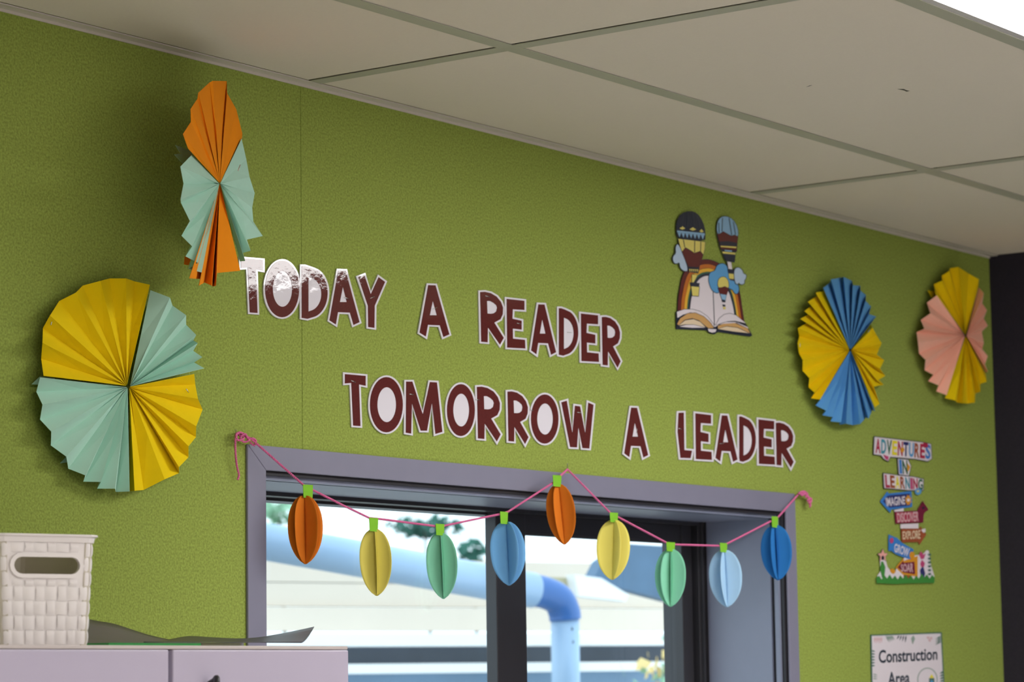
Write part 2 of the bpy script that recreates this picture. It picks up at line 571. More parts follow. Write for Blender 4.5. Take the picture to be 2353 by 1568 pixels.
c1 = crop(0, 580, 2.613)
fan('paper_fan', 'large round pleated yellow and mint paper fan above the white basket', c1, [
    (M['p_yellow'], (745, 792), [(262, 742), (247, 640), (255, 545), (258, 455), (300, 380), (355, 293), (455, 243), (497, 200), (602, 172), (658, 157), (757, 157), (808, 175), (900, 195)], True),
    (M['p_mint'], (795, 800), [(903, 228), (1020, 272), (1035, 320), (1117, 378), (1117, 435), (1178, 497), (1160, 530), (1187, 546), (1160, 592), (1215, 630), (1165, 662), (1226, 697)], False),
    (M['p_yellow'], (785, 815), [(1166, 732), (1172, 795), (1188, 880), (1216, 945), (1178, 1045), (1176, 1110), (1132, 1165), (1131, 1232), (1075, 1290), (1074, 1327), (988, 1364), (862, 1428), (808, 1433), (780, 1436)], True),
    (M['p_mint'], (757, 820), [(778, 1437), (695, 1440), (690, 1420), (583, 1420), (605, 1380), (500, 1378), (512, 1340), (410, 1300), (398, 1228), (305, 1160), (308, 1078), (240, 1005), (255, 915), (218, 838), (240, 752)], True)],
    -0.024, staples=[((305, 437), (316, 402), -0.026), ((1117, 820), (1133, 842), -0.026)],
    flaps=[(M['p_mint'], [(190, 793), (240, 745), (330, 758), (300, 800)], -0.008), (M['p_mint'], [(360, 1268), (398, 1228), (460, 1225), (420, 1260)], -0.008)])

c2 = crop(340, 150, 2.959)
phi = math.radians(24)
hubpx = c2(485, 803)
hub_o = wy(*hubpx, Y=-0.092)
n_o = Vector((math.sin(phi), -math.cos(phi), 0))
fan('paper_fan', 'orange and mint paper fan standing out from the wall near the ceiling', c2, [
    (M['p_orange'], (487, 795), [(272, 566), (238, 468), (292, 385), (290, 298), (336, 228), (342, 188), (418, 118), (440, 106), (535, 108), (538, 190), (600, 300), (641, 465), (638, 500)], False, 0.22),
    (M['p_mint'], (495, 805), [(636, 500), (668, 640), (690, 760), (725, 870), (708, 970), (718, 1092)], True, 0.5),
    (M['p_mint'], (497, 812), [(700, 1040), (780, 1162), (672, 1186), (698, 1262), (645, 1276), (661, 1331), (626, 1334)], False),
    (M['p_orange'], (488, 810), [(627, 1398), (470, 1413), (462, 1500), (440, 1505), (432, 1498), (385, 1478), (345, 1500), (388, 1455), (280, 1450), (365, 1412)], True),
    (M['p_mint'], (478, 808), [(365, 1410), (275, 1385), (340, 1345), (255, 1300), (300, 1232), (228, 1160), (285, 1060), (224, 935), (222, 912), (242, 805), (220, 690), (297, 610)], True)],
    -0.002, plane=(hub_o, n_o), yF_=0.007, yB_=-0.007, staples=[((613, 718), (627, 678), 0.014)],
    flaps=[(M['p_mint'], [(178, 608), (298, 585), (300, 640), (240, 672)], -0.03), (M['p_mint'], [(185, 542), (290, 580), (285, 610), (215, 595)], -0.034), (M['p_orange'], [(250, 1300), (300, 1300), (275, 1360), (245, 1355)], -0.02)])

c3 = crop(1780, 580, 3.564)
fan('paper_fan', 'blue and yellow pleated paper fan right of the balloon picture', c3, [
    (M['p_blue'], (619, 790), [(398, 292), (452, 250), (462, 222), (548, 207), (566, 203), (632, 234), (640, 270), (700, 275), (703, 315), (747, 350), (745, 398), (788, 445), (772, 507), (831, 527), (782, 590)], True),
    (M['p_yellow'], (640, 800), [(784, 590), (802, 618), (835, 680), (876, 745), (852, 800), (836, 838), (897, 885), (862, 955), (906, 1012), (840, 1052), (892, 1085), (812, 1100), (859, 1242), (822, 1270)], False),
    (M['p_blue'], (619, 815), [(822, 1302), (800, 1290), (770, 1362), (745, 1355), (700, 1408), (640, 1416), (585, 1405), (530, 1412), (545, 1395), (458, 1385), (476, 1350), (390, 1335), (422, 1298), (336, 1255), (374, 1208)], True),
    (M['p_yellow'], (600, 800), [(372, 1208), (298, 1196), (327, 1150), (278, 1106), (284, 1030), (228, 970), (231, 885), (200, 830), (188, 745), (202, 690), (190, 622), (265, 580), (208, 546), (276, 510), (243, 482), (301, 440), (272, 406), (346, 360), (335, 331), (408, 318)], True)],
    -0.024, staples=[((765, 655), (780, 630), -0.03), ((206, 775), (208, 742), -0.03)])
fan('paper_fan', 'pink and yellow pleated paper fan beside the dark corner wall', c3, [
    (M['p_yellow'], (1562, 660), [(1322, 347), (1304, 262), (1372, 232), (1368, 192), (1430, 152), (1437, 130), (1505, 120), (1590, 175), (1672, 221), (1670, 275)], True),
    (M['p_pink'], (1578, 680), [(1672, 288), (1713, 337), (1700, 420), (1739, 475), (1712, 545), (1746, 601), (1696, 650), (1713, 740), (1700, 792), (1746, 850), (1722, 915), (1746, 976), (1728, 985)], False),
    (M['p_yellow'], (1565, 700), [(1728, 998), (1738, 1060), (1684, 1080), (1686, 1142), (1645, 1155), (1640, 1232), (1585, 1240), (1540, 1238), (1494, 1232), (1480, 1215), (1395, 1195)], False),
    (M['p_pink'], (1550, 685), [(1408, 1170), (1324, 1140), (1341, 1090), (1257, 1055), (1301, 1005), (1228, 966), (1236, 882), (1183, 830), (1175, 740), (1162, 655), (1226, 626), (1196, 555), (1276, 500), (1247, 412), (1328, 352)], True)],
    -0.024, flaps=[(M['p_yellow'], [(1252, 312), (1310, 320), (1320, 365), (1285, 372)], -0.010)])

# ================================================================ SLOGAN LETTERS
def ell(cx, cy, rx, ry, n=40): return arc(cx, cy, rx, ry, 0, 2 * PI, n)[:-1]
GL = {
    'T': ([(0, 1), (1, .965), (1, .775), (.68, .80), (.75, 0), (.40, .01), (.31, .83), (0, .82)], []),
    'O': (ell(.5, .5, .5, .5), [ell(.51, .5, .285, .315, 32)]),
    'A': ([(.29, 1), (.535, .995), (1, .05), (.80, 0), (.68, .225), (.28, .235), (.21, .01), (0, .085)], [[(.445, .70), (.575, .42), (.345, .42)]]),
    'D': ([(0, 1)] + [(0.12, 1), (.32, .97)] + arc(.30, .49, .70, .47, 1.15, -1.25, 18) + [(.22, 0), (0, .02)], [[(.26, .80)] + arc(.26, .47, .50, .32, 1.2, -1.25, 12) + [(.26, .14)]]),
    'Y': ([(0, .957), (.222, 1), (.467, .635), (.76, .957), (1, .868), (.613, .418), (.603, 0), (.371, .016), (.359, .418)], []),
    'R': ([(0, .995), (.2, 1), (.45, .975), (.70, .91), (.88, .81), (.97, .70), (.96, .58), (.86, .48), (.60, .417), (1, .129), (.84, 0), (.33, .326), (.316, .045), (.046, .055)],
          [[(.29, .826), (.42, .825), (.57, .79), (.68, .745), (.715, .70), (.68, .63), (.58, .595), (.45, .585), (.31, .59)]]),
    'E': ([(0, 1), (.95, .96), (.95, .775), (.33, .79), (.31, .60), (.80, .56), (.80, .38), (.33, .40), (.34, .20), (.98, .175), (1, 0), (.03, .02)], []),
    'M': ([(.01, 1), (.18, 1), (.466, .373), (.66, .992), (.852, .984), (1, .04), (.81, 0), (.716, .595), (.58, .063), (.41, .063), (.17, .587), (.148, .008), (0, .024)], []),
    'W': ([(0, .967), (.17, 1), (.343, .324), (.424, .896), (.583, .881), (.742, .317), (.837, .96), (1, .914), (.869, 0), (.657, .01), (.53, .446), (.487, .024), (.275, .031)], []),
    'L': ([(.06, .995), (.43, 1), (.47, .18), (1, .165), (.9, 0), (.2, .008), (0, .577)], []),
}
letters = [('T', 554, 593.5, 604.5, 719.5), ('O', 609.4, 599.3, 687.6, 729.3), ('D', 693.5, 612, 753, 733), ('A', 757.4, 621.8, 826.4, 747), ('Y', 823.5, 632, 885, 753.8),
           ('A', 964.3, 655.4, 1032.8, 774.8),
           ('R', 1103.5, 670.9, 1157.7, 792.4), ('E', 1164.3, 687, 1207.4, 801.3), ('A', 1220.7, 699.6, 1278, 815.6), ('D', 1284.3, 708.5, 1329, 817.8), ('E', 1335, 720.6, 1376.5, 832.2), ('R', 1383, 728.3, 1426.2, 845.5),
           ('T', 792.6, 860, 840.4, 979.6), ('O', 850.3, 866.8, 925.9, 994), ('M', 932.6, 877.3, 1016.7, 997.8), ('O', 1027.2, 883, 1091.3, 1002.6), ('R', 1096, 888.8, 1150.6, 1015), ('R', 1166.3, 899.7, 1214.6, 1020.7), ('O', 1220.3, 906.7, 1283.6, 1020), ('W', 1290, 921.2, 1364, 1031.3),
           ('A', 1434.6, 937, 1489.6, 1052),
           ('L', 1557.2, 948.5, 1590.4, 1053.5), ('E', 1598, 950, 1636, 1057.6), ('A', 1644.3, 954.8, 1694.9, 1061.8), ('D', 1698.7, 957.3, 1737, 1061.8), ('E', 1743, 964, 1781, 1068.4), ('R', 1782.8, 971.4, 1824, 1075)]
words = ['first letter of TODAY', 'second letter of TODAY', 'third letter of TODAY', 'fourth letter of TODAY', 'last letter of TODAY', 'the single letter before READER',
         'first letter of READER', 'second letter of READER', 'third letter of READER', 'fourth letter of READER', 'fifth letter of READER', 'last letter of READER',
         'first letter of TOMORROW', 'second letter of TOMORROW', 'third letter of TOMORROW', 'fourth letter of TOMORROW', 'fifth letter of TOMORROW', 'sixth letter of TOMORROW', 'seventh letter of TOMORROW', 'last letter of TOMORROW', 'the single letter before LEADER',
         'first letter of LEADER', 'second letter of LEADER', 'third letter of LEADER', 'fourth letter of LEADER', 'fifth letter of LEADER', 'last letter of LEADER']
lstap = {3: (791, 683, 802, 688), 4: (851, 686, 860, 682), 5: (994, 711, 1004, 707), 6: (1115.5, 680, 1125, 683), 7: (1188, 743, 1197, 745), 9: (1304, 764, 1313, 764.5),
         12: (807, 875, 817, 879), 14: (941, 906, 950, 907.5), 16: (1093, 918.5, 1102, 920), 18: (1219, 942, 1225, 944), 19: (1327, 948, 1336, 949), 20: (1462, 996, 1464, 986), 23: (1654, 1020, 1663, 1019.5), 21: (1560, 985, 1566, 987)}
for i, (ch, x0, y0, x1, y1) in enumerate(letters):
    outer, holes = GL[ch]
    mp = lambda p: [(x0 + a * (x1 - x0), y1 - b * (y1 - y0)) for a, b in p]
    po, ph = mp(outer), [mp(h) for h in holes]
    yb_ = -0.0022 - 0.0003 * (i % 3)
    t = thing('wall_letter', 'maroon laminated letter %s with white border, %s' % (ch, words[i]), 'letter', wy((x0 + x1) / 2, y1, 0.0), 'maroon slogan letters')
    plate('white_border', offset(po, 4.0), yb_, M['card'], t, t=0.0016)
    plate('maroon_print', po, yb_ - 0.0004, M['maroon'], t, t=0.0004, holes=ph)
    if i in lstap:
        a, b, c, d = lstap[i]
        tube('staple', [wy(a, b, yb_ - .0012), wy(c, d, yb_ - .0012)], 0.0005, M['staple'], t, 6)

# ================================================================ BALLOON AND BOOK PICTURE
def pmat(name, r, g_, b): return mat(name, rgb(r, g_, b), 0.5, coat=0.35, bump=0.05, bscale=20)
K = {'navy': pmat('print_navy', 32, 38, 58), 'sky': pmat('print_sky', 140, 182, 216), 'pale': pmat('print_pale_blue', 178, 200, 224), 'maroon': pmat('print_maroon', 94, 32, 32),
     'orange': pmat('print_orange', 190, 108, 36), 'yellow': pmat('print_gold', 228, 178, 58), 'green': pmat('print_green', 58, 110, 84), 'white': pmat('print_white', 226, 218, 226),
     'tan': pmat('print_tan', 204, 160, 100), 'cream': pmat('print_cream', 226, 206, 176), 'lemon': pmat('print_lemon', 222, 208, 112), 'blue': pmat('print_blue', 92, 160, 214),
     'crimson': pmat('print_crimson', 176, 40, 76), 'teal': pmat('print_teal', 70, 150, 170), 'lime': pmat('print_lime', 236, 220, 50), 'brown': pmat('print_brown', 158, 82, 50),
     'royal': pmat('print_royal', 58, 128, 206), 'indigo': pmat('print_indigo', 48, 52, 112), 'grass': pmat('print_grass', 66, 140, 62), 'pink': pmat('print_pink', 232, 168, 160), 'wine': pmat('print_wine', 118, 30, 58), 'amber': pmat('print_amber', 216, 150, 40), 'slate': pmat('print_slate', 52, 62, 76), 'sage': pmat('print_sage', 140, 160, 150), 'rose': pmat('print_rose', 214, 180, 186), 'forest': pmat('print_forest', 70, 110, 96), 'magenta': pmat('print_magenta', 190, 70, 120)}
c4 = crop(1500, 460, 4.611)
def art(parent, cfn, name, color, pts, layer, outline=0.0, smooth=0, y0=-0.0034):
    pts = [cfn(*p) for p in pts]
    if smooth: pts = smoothpoly(pts, smooth)
    y = y0 - layer * 0.00022
    if outline:
        o = plate(name, pts, y, K[color], parent, t=0.0005)
        plate('outline', offset(pts, outline), y + 0.0001, K['navy'], o, t=0.0006)
        return o
    return plate(name, pts, y, K[color], parent, t=0.0005)
bt = thing('wall_cutout', 'laminated picture of hot air balloons and a rainbow rising from an open book', 'wall picture', wy(1640, 770, 0.0))
outer = [(262, 1170), (272, 1010), (318, 790), (400, 690), (500, 636), (600, 630), (700, 668), (800, 740), (880, 850), (922, 970), (950, 1150), (972, 1295)]
inner = [(395, 1165), (415, 1020), (470, 870), (530, 815), (590, 803), (650, 815), (720, 860), (770, 920), (810, 990), (835, 1070), (852, 1140), (864, 1215)]
oc = [tuple(p) for p in catmull([Vector((a, b, 0)) for a, b in outer], 4)]
ic = [tuple(p) for p in catmull([Vector((a, b, 0)) for a, b in inner], 4)]
art(bt, c4, 'picture_backing', 'navy', [p[:2] for p in oc] + [(1000, 1330), (1056, 1436), (1030, 1448), (690, 1398), (655, 1424), (600, 1412), (565, 1380), (248, 1368), (246, 1200)], 0, y0=-0.0030)
bands = [('maroon', 0.03, .27), ('orange', .29, .52), ('yellow', .54, .74), ('green', .76, .84), ('navy', .84, 1.0)]
for cname, a, b in bands:
    A = [(Vector(p).lerp(Vector(q), a)) for p, q in zip(oc, ic)]
    B = [(Vector(p).lerp(Vector(q), b)) for p, q in zip(oc, ic)]
    art(bt, c4, 'rainbow_band', cname, [(p.x, p.y) for p in A] + [(p.x, p.y) for p in reversed(B)], 1)
art(bt, c4, 'page_glow', 'white', [p[:2] for p in ic] + [(800, 1260), (660, 1345), (500, 1230)], 2)
art(bt, c4, 'page_fold', 'navy', [(637, 960), (643, 960), (658, 1330), (652, 1330)], 4)
art(bt, c4, 'page', 'white', [(255, 1185), (330, 1160), (420, 1158), (500, 1180), (580, 1235), (640, 1310), (650, 1345), (600, 1300), (500, 1215), (400, 1190), (320, 1215), (262, 1250)], 3, 1.0)
art(bt, c4, 'page', 'tan', [(258, 1315), (290, 1255), (370, 1202), (450, 1196), (540, 1235), (610, 1300), (645, 1355), (590, 1358), (560, 1335), (490, 1275), (420, 1252), (340, 1268), (275, 1325)], 4, 1.0)
art(bt, c4, 'page', 'cream', [(275, 1330), (345, 1275), (430, 1262), (500, 1290), (560, 1348), (430, 1318), (340, 1318)], 5, .8)
art(bt, c4, 'page', 'white', [(280, 1342), (350, 1324), (430, 1322), (555, 1352), (420, 1354)], 6, .8)
art(bt, c4, 'page', 'white', [(668, 1325), (705, 1255), (760, 1212), (815, 1202), (880, 1220), (985, 1305), (870, 1280), (790, 1285), (720, 1305)], 4, 1.0)
art(bt, c4, 'page', 'white', [(700, 1318), (780, 1292), (870, 1292), (1015, 1362), (1005, 1345), (900, 1300)], 5, .6)
art(bt, c4, 'page', 'tan', [(690, 1335), (760, 1305), (860, 1300), (1005, 1360), (1032, 1412), (900, 1350), (780, 1335), (690, 1362)], 5, .8)
art(bt, c4, 'page', 'cream', [(688, 1366), (780, 1340), (900, 1355), (1018, 1412), (850, 1392)], 6, .8)
art(bt, c4, 'book_spine', 'white', [(582, 1365), (675, 1370), (665, 1398), (630, 1406), (595, 1394)], 7, .8)
art(bt, c4, 'cloud', 'pale', [(268, 455), (240, 500), (250, 565), (215, 595), (215, 650), (245, 678), (285, 655), (288, 710), (320, 748), (380, 758), (330, 600)], 2, 1.6, 2)
# balloon with the dark dome
art(bt, c4, 'balloon_dome', 'navy', [(253, 330), (253, 230), (300, 145), (390, 115), (470, 140), (530, 230), (556, 330), (552, 445), (262, 405)], 4, .8, 1)
for k, (a, b) in enumerate((((285, 300), (345, 300)), ((390, 310), (460, 312)), ((495, 330), (540, 335)))):
    art(bt, c4, 'dome_diamond', 'lemon', [(a[0], a[1]), ((a[0] + b[0]) / 2, a[1] - 22), b, ((a[0] + b[0]) / 2, a[1] + 14)], 6)
art(bt, c4, 'dome_band', 'sky', [(258, 322), (550, 352), (552, 372), (260, 342)], 5)
for k in range(7):
    a = 266 + k * 41; yy = 345 + k * 4
    art(bt, c4, 'dome_tooth', 'sky', [(a, yy), (a + 34, yy + 3), (a + 19, yy + 48)], 6)
art(bt, c4, 'balloon_band', 'lemon', [(270, 410), (400, 425), (555, 445), (550, 520), (535, 575), (505, 538), (440, 560), (390, 525), (345, 500), (310, 545), (285, 470)], 5, .8)
for a, b in (((325, 420), (340, 500)), ((446, 432), (444, 556)), ((510, 442), (508, 540))):
    art(bt, c4, 'gore_line', 'navy', [(a[0] - 3, a[1]), (a[0] + 3, a[1]), (b[0] + 3, b[1]), (b[0] - 3, b[1])], 7)
for a, b in (((330, 140), (305, 290)), ((372, 125), (365, 285)), ((425, 135), (440, 290)), ((470, 165), (500, 300))):
    art(bt, c4, 'gore_line', 'slate', [(a[0] - 3, a[1]), (a[0] + 3, a[1]), (b[0] + 3, b[1]), (b[0] - 3, b[1])], 7)
art(bt, c4, 'balloon_skirt', 'maroon', [(312, 548), (345, 508), (440, 564), (505, 545), (532, 582), (515, 640), (490, 712), (380, 705), (350, 640)], 5, .8)
art(bt, c4, 'balloon_collar', 'navy', [(372, 705), (496, 712), (484, 778), (386, 762)], 6)
for k in range(5):
    a = 386 + k * 20
    art(bt, c4, 'collar_tooth', 'lemon', [(a, 730 + k), (a + 15, 732 + k), (a + 9, 765 + k)], 7)
art(bt, c4, 'burner_frame', 'lemon', [(416, 790), (474, 796), (446, 850), (430, 875), (415, 868)], 6, .6)
art(bt, c4, 'basket_rim', 'navy', [(394, 872), (497, 880), (492, 918), (400, 908)], 7)
art(bt, c4, 'balloon_basket', 'lemon', [(408, 914), (492, 922), (483, 1018), (420, 1012)], 6, 1.2)
# balloon with the light blue dome
art(bt, c4, 'balloon_dome', 'sky', [(680, 350), (682, 240), (720, 180), (780, 170), (850, 205), (900, 290), (906, 390), (868, 368), (835, 380), (745, 335), (710, 360)], 4, 1.0, 1)
for a, b in (((740, 190), (735, 330)), ((700, 240), (705, 350)), ((810, 190), (838, 372)), ((855, 230), (878, 366))):
    art(bt, c4, 'gore_line', 'slate', [(a[0] - 3, a[1]), (a[0] + 3, a[1]), (b[0] + 3, b[1]), (b[0] - 3, b[1])], 7)
art(bt, c4, 'balloon_band', 'maroon', [(685, 362), (712, 358), (746, 334), (832, 382), (866, 370), (902, 388), (895, 440), (888, 545), (722, 520), (700, 430)], 5, .8)
art(bt, c4, 'balloon_stripe', 'navy', [(708, 440), (796, 435), (892, 455), (888, 492), (714, 478)], 6)
art(bt, c4, 'balloon_stripe', 'lemon', [(718, 484), (886, 494), (884, 510), (722, 498)], 7)
art(bt, c4, 'balloon_stripe', 'navy', [(724, 518), (882, 532), (868, 662), (770, 642)], 6)
art(bt, c4, 'balloon_stripe', 'lemon', [(736, 545), (876, 558), (873, 578), (742, 566)], 7)
art(bt, c4, 'balloon_stripe', 'sky', [(760, 528), (840, 535), (838, 548), (765, 542)], 7)
art(bt, c4, 'burner_frame', 'white', [(790, 652), (830, 658), (842, 735), (802, 728)], 5, .6)
art(bt, c4, 'basket_rim', 'navy', [(792, 733), (862, 740), (860, 778), (798, 768)], 6)
art(bt, c4, 'balloon_basket', 'lemon', [(804, 778), (862, 784), (858, 838), (810, 832)], 5, 1.0)
art(bt, c4, 'cloud', 'blue', [(592, 830), (605, 765), (660, 755), (680, 690), (740, 668), (785, 695), (800, 770), (805, 850), (870, 855), (905, 905), (915, 950), (895, 998), (865, 985), (850, 950), (800, 930), (740, 900), (700, 975), (680, 988), (630, 960), (600, 890)], 4, 1.4, 2)
art(bt, c4, 'cloud', 'pale', [(862, 790), (868, 728), (910, 712), (950, 745), (958, 782), (992, 790), (985, 835), (968, 850), (972, 885), (935, 897), (908, 872), (898, 895), (874, 880)], 6, 1.4, 2)
art(bt, c4, 'balloon_dome', 'lemon', [(690, 925), (692, 850), (722, 815), (770, 815), (802, 860), (806, 935), (765, 914), (730, 926)], 6, 1.0, 1)
art(bt, c4, 'balloon_skirt', 'maroon', [(692, 934), (730, 927), (764, 916), (804, 938), (782, 1005), (714, 992)], 7, .6)
art(bt, c4, 'balloon_collar', 'sky', [(714, 996), (780, 1004), (770, 1062), (734, 1052)], 7, .6)
art(bt, c4, 'balloon_stripe', 'navy', [(732, 1056), (772, 1062), (769, 1084), (738, 1080)], 8)
art(bt, c4, 'balloon_stripe', 'navy', [(742, 1106), (770, 1110), (768, 1130), (744, 1126)], 8)
art(bt, c4, 'balloon_basket', 'lemon', [(746, 1132), (774, 1134), (772, 1158), (750, 1156)], 8)

# ================================================================ SIGNPOST PICTURE
c5 = crop(1960, 980, 4.019)
st = thing('wall_cutout', 'colourful cut-out signpost reading ADVENTURES IN LEARNING with arrows over grass', 'wall sign', wy(2080, 1340, 0.0))
def A5(name, color, pts, layer, outline=0.0, smooth=0, parent=None): return art(parent or st, c5, name, color, pts, layer, outline, smooth)
def word(s, quad, cols, layer, parent):
    TL, TR, BL, BR = [Vector(c5(*q)) for q in quad]
    n = len(s)
    wts = [0.55 if ch == 'I' else 1.0 for ch in s]
    tot = sum(wts); acc = 0
    for k, ch in enumerate(s):
        a = (acc + .04) / tot; acc += wts[k]; b = (acc - .06) / tot
        lettering('letter', ch, [TL.lerp(TR, a), TL.lerp(TR, b), BL.lerp(BR, a), BL.lerp(BR, b)], -0.0034 - layer * .00022, K[cols[k % len(cols)]], parent)
p = A5('word_plaque', 'white', [(200, 98), (470, 130), (640, 150), (720, 165), (727, 300), (690, 322), (580, 302), (345, 282), (325, 322), (285, 300), (262, 268), (193, 258)], 1, 1.4)
word('ADVENTURES', [(208, 112), (722, 172), (206, 246), (718, 306)], ['crimson', 'teal', 'green', 'lime', 'crimson', 'indigo', 'blue', 'brown', 'crimson', 'royal'], 3, p)
A5('apple', 'crimson', [(640, 175), (655, 150), (690, 160), (695, 190), (665, 200)], 4)
A5('bird', 'magenta', [(280, 262), (330, 280), (325, 315), (300, 300)], 4)
A5('star', 'amber', [(440, 205), (460, 190), (478, 215), (462, 245), (440, 235)], 4)
p = A5('word_plaque', 'white', [(415, 300), (508, 310), (535, 370), (515, 455), (425, 445)], 1, 1.2)
word('IN', [(422, 306), (505, 316), (430, 438), (510, 446)], ['royal', 'green'], 3, p)
A5('pencil', 'amber', [(505, 345), (530, 375), (512, 420), (500, 400)], 4)
p = A5('word_plaque', 'white', [(283, 436), (420, 455), (560, 468), (650, 490), (648, 590), (520, 590), (290, 570)], 1, 1.4)
word('LEARNING', [(292, 446), (646, 490), (300, 566), (648, 590)], ['crimson', 'brown', 'lime', 'brown', 'teal', 'magenta', 'crimson', 'green'], 3, p)
A5('flower', 'blue', [(572, 600), (585, 575), (610, 570), (635, 590), (630, 620), (600, 638), (578, 625)], 4, 0, 1)
A5('flower_eye', 'lemon', [(592, 590), (610, 590), (608, 610), (592, 608)], 5)
p = A5('arrow_board', 'royal', [(252, 695), (318, 603), (330, 622), (540, 600), (548, 745), (352, 770), (345, 800)], 1)
A5('arrow_face', 'indigo', [(278, 695), (322, 640), (525, 622), (530, 732), (340, 752)], 2, parent=p)
lettering('words', 'IMAGINE', [c5(300, 660), c5(480, 645), c5(312, 742), c5(482, 722)], -0.0041, K['white'], p)
fl = [(512 + (32 if k % 2 else 20) * math.cos(PI * k / 8), 682 + (52 if k % 2 else 38) * math.sin(PI * k / 8)) for k in range(16)]
A5('flower', 'amber', fl, 4)
A5('flower_eye', 'white', [(500, 670), (524, 668), (524, 694), (502, 696)], 5)
A5('white_gap', 'white', [(380, 775), (468, 756), (468, 785), (385, 790)], 0)
p = A5('arrow_board', 'wine', [(385, 790), (610, 778), (655, 770), (650, 890), (395, 902)], 1)
A5('arrow_face', 'crimson', [(398, 800), (602, 788), (602, 880), (405, 890)], 2, parent=p)
lettering('words', 'DISCOVER', [c5(405, 802), c5(606, 786), c5(412, 890), c5(606, 878)], -0.0041, K['rose'], p)
A5('bird_house', 'wine', [(600, 768), (645, 690), (698, 770), (660, 800), (640, 870), (615, 860)], 3)
A5('bird_house_hole', 'navy', [(640, 745), (662, 745), (660, 765), (642, 765)], 4)
A5('white_gap', 'white', [(440, 905), (606, 898), (604, 945), (440, 945)], 0)
p = A5('arrow_board', 'brown', [(445, 948), (618, 945), (625, 925), (678, 1000), (615, 1095), (605, 1070), (452, 1072)], 1)
lettering('words', 'EXPLORE', [c5(458, 972), c5(622, 958), c5(460, 1046), c5(622, 1040)], -0.0041, K['cream'], p)
A5('butterfly', 'white', [(630, 955), (668, 945), (672, 975), (650, 985)], 4)
p = A5('arrow_board', 'royal', [(330, 1000), (410, 1035), (450, 1075), (562, 1140), (528, 1232), (400, 1185), (355, 1150), (330, 1152)], 1)
lettering('words', 'GROW', [c5(385, 1080), c5(525, 1130), c5(380, 1160), c5(508, 1208)], -0.0041, K['white'], p)
A5('flower', 'magenta', [(340, 1040), (365, 1028), (380, 1055), (362, 1085), (342, 1075)], 4, 0, 1)
A5('sun', 'amber', ell(546, 1190, 24, 32, 14), 4)
A5('garden_backing', 'white', [(228, 1440), (228, 1380), (255, 1340), (250, 1230), (300, 1230), (320, 1300), (365, 1360), (395, 1340), (405, 1300), (470, 1215), (590, 1190), (640, 1190), (680, 1145), (700, 1150), (720, 1280), (752, 1385), (750, 1440)], 0)
p = A5('arrow_board', 'amber', [(395, 1305), (470, 1215), (468, 1245), (598, 1198), (598, 1390), (462, 1372)], 1)
A5('arrow_face', 'wine', [(412, 1304), (462, 1245), (470, 1262), (568, 1252), (575, 1368), (468, 1352)], 2, parent=p)
lettering('words', 'SOAR', [c5(442, 1276), c5(556, 1264), c5(445, 1342), c5(556, 1350)], -0.0041, K['rose'], p)
A5('sign_post', 'brown', [(468, 1370), (532, 1378), (532, 1420), (468, 1420)], 1)
star = [(276 + (48 if k % 2 == 0 else 24) * math.sin(2 * PI * k / 10), 1195 - (60 if k % 2 == 0 else 28) * math.cos(2 * PI * k / 10)) for k in range(10)]
A5('star_flower', 'pink', star, 3, .6)
A5('flower_eye', 'navy', ell(276, 1216, 13, 20, 12), 4)
A5('flower_stem', 'grass', [(262, 1250), (278, 1250), (300, 1300), (290, 1400), (270, 1400), (252, 1320)], 3)
A5('bird', 'amber', [(338, 1330), (365, 1310), (398, 1340), (380, 1365), (360, 1360)], 3, 0, 1)
A5('tulip', 'magenta', [(612, 1185), (630, 1155), (650, 1190), (672, 1175), (655, 1225), (630, 1228)], 3)
A5('tulip', 'magenta', [(622, 1270), (640, 1235), (665, 1265), (655, 1300), (632, 1300)], 3)
A5('flower_stem', 'indigo', [(640, 1298), (650, 1298), (668, 1360), (655, 1405), (630, 1405), (620, 1330)], 3)
for k in range(6):
    yy = 1180 + k * 36
    A5('fern_leaf', 'forest', [(692, yy), (720, yy - 6), (722, yy + 14), (700, yy + 18)], 3)
gp = [(220, 1450), (218, 1400)]
for k in range(1, 22):
    gp.append((218 + k * 24.5, (1376 if k % 2 else 1412) - (8 if k > 16 else 0) + 6 * math.sin(k)))
gp += [(755, 1400), (752, 1448), (500, 1452), (400, 1458)]
A5('grass', 'grass', gp, 5)

# ================================================================ CONSTRUCTION AREA POSTER
c6 = crop(1940, 1400, 5.697)
ps = thing('wall_poster', 'laminated white poster reading Construction Area with a leafy border', 'poster', wy(2085, 1568, 0.0))
plate('laminate_sheet', [(2001, 1459.5), (2164, 1453.5), (2175, 1660), (2005, 1668)], -0.0026, K['forest'], ps, t=0.0012)
plate('poster_sheet', [(2003.5, 1462), (2161.5, 1456.5), (2172, 1656), (2007, 1664)], -0.0030, K['white'], ps, t=0.0006)
yp = -0.0034
lettering('words', 'Construction', [c6(450, 538), c6(1218, 508), c6(452, 712), c6(1220, 668)], yp, K['slate'], ps)
lettering('words', 'Area', [c6(568, 828), c6(855, 812), c6(572, 1008), c6(858, 985)], yp, K['slate'], ps)
ring_o = [c6(1090 + 132 * math.cos(2 * PI * k / 40), 925 + 155 * math.sin(2 * PI * k / 40)) for k in range(40)]
ring_i = [c6(1090 + 122 * math.cos(2 * PI * k / 40), 925 + 144 * math.sin(2 * PI * k / 40)) for k in range(40)]
plate('oval_ring', ring_o, yp, K['sage'], ps, t=0.0003, holes=[ring_i])
plate('hard_hat', [c6(*q) for q in [(1115, 905), (1130, 880), (1145, 855), (1160, 880), (1178, 905)]], yp, K['lime'], ps, t=0.0003)
plate('builder_motif', [c6(*q) for q in [(1112, 908), (1180, 908), (1180, 1010), (1112, 1010)]], yp, K['forest'], ps, t=0.0003)
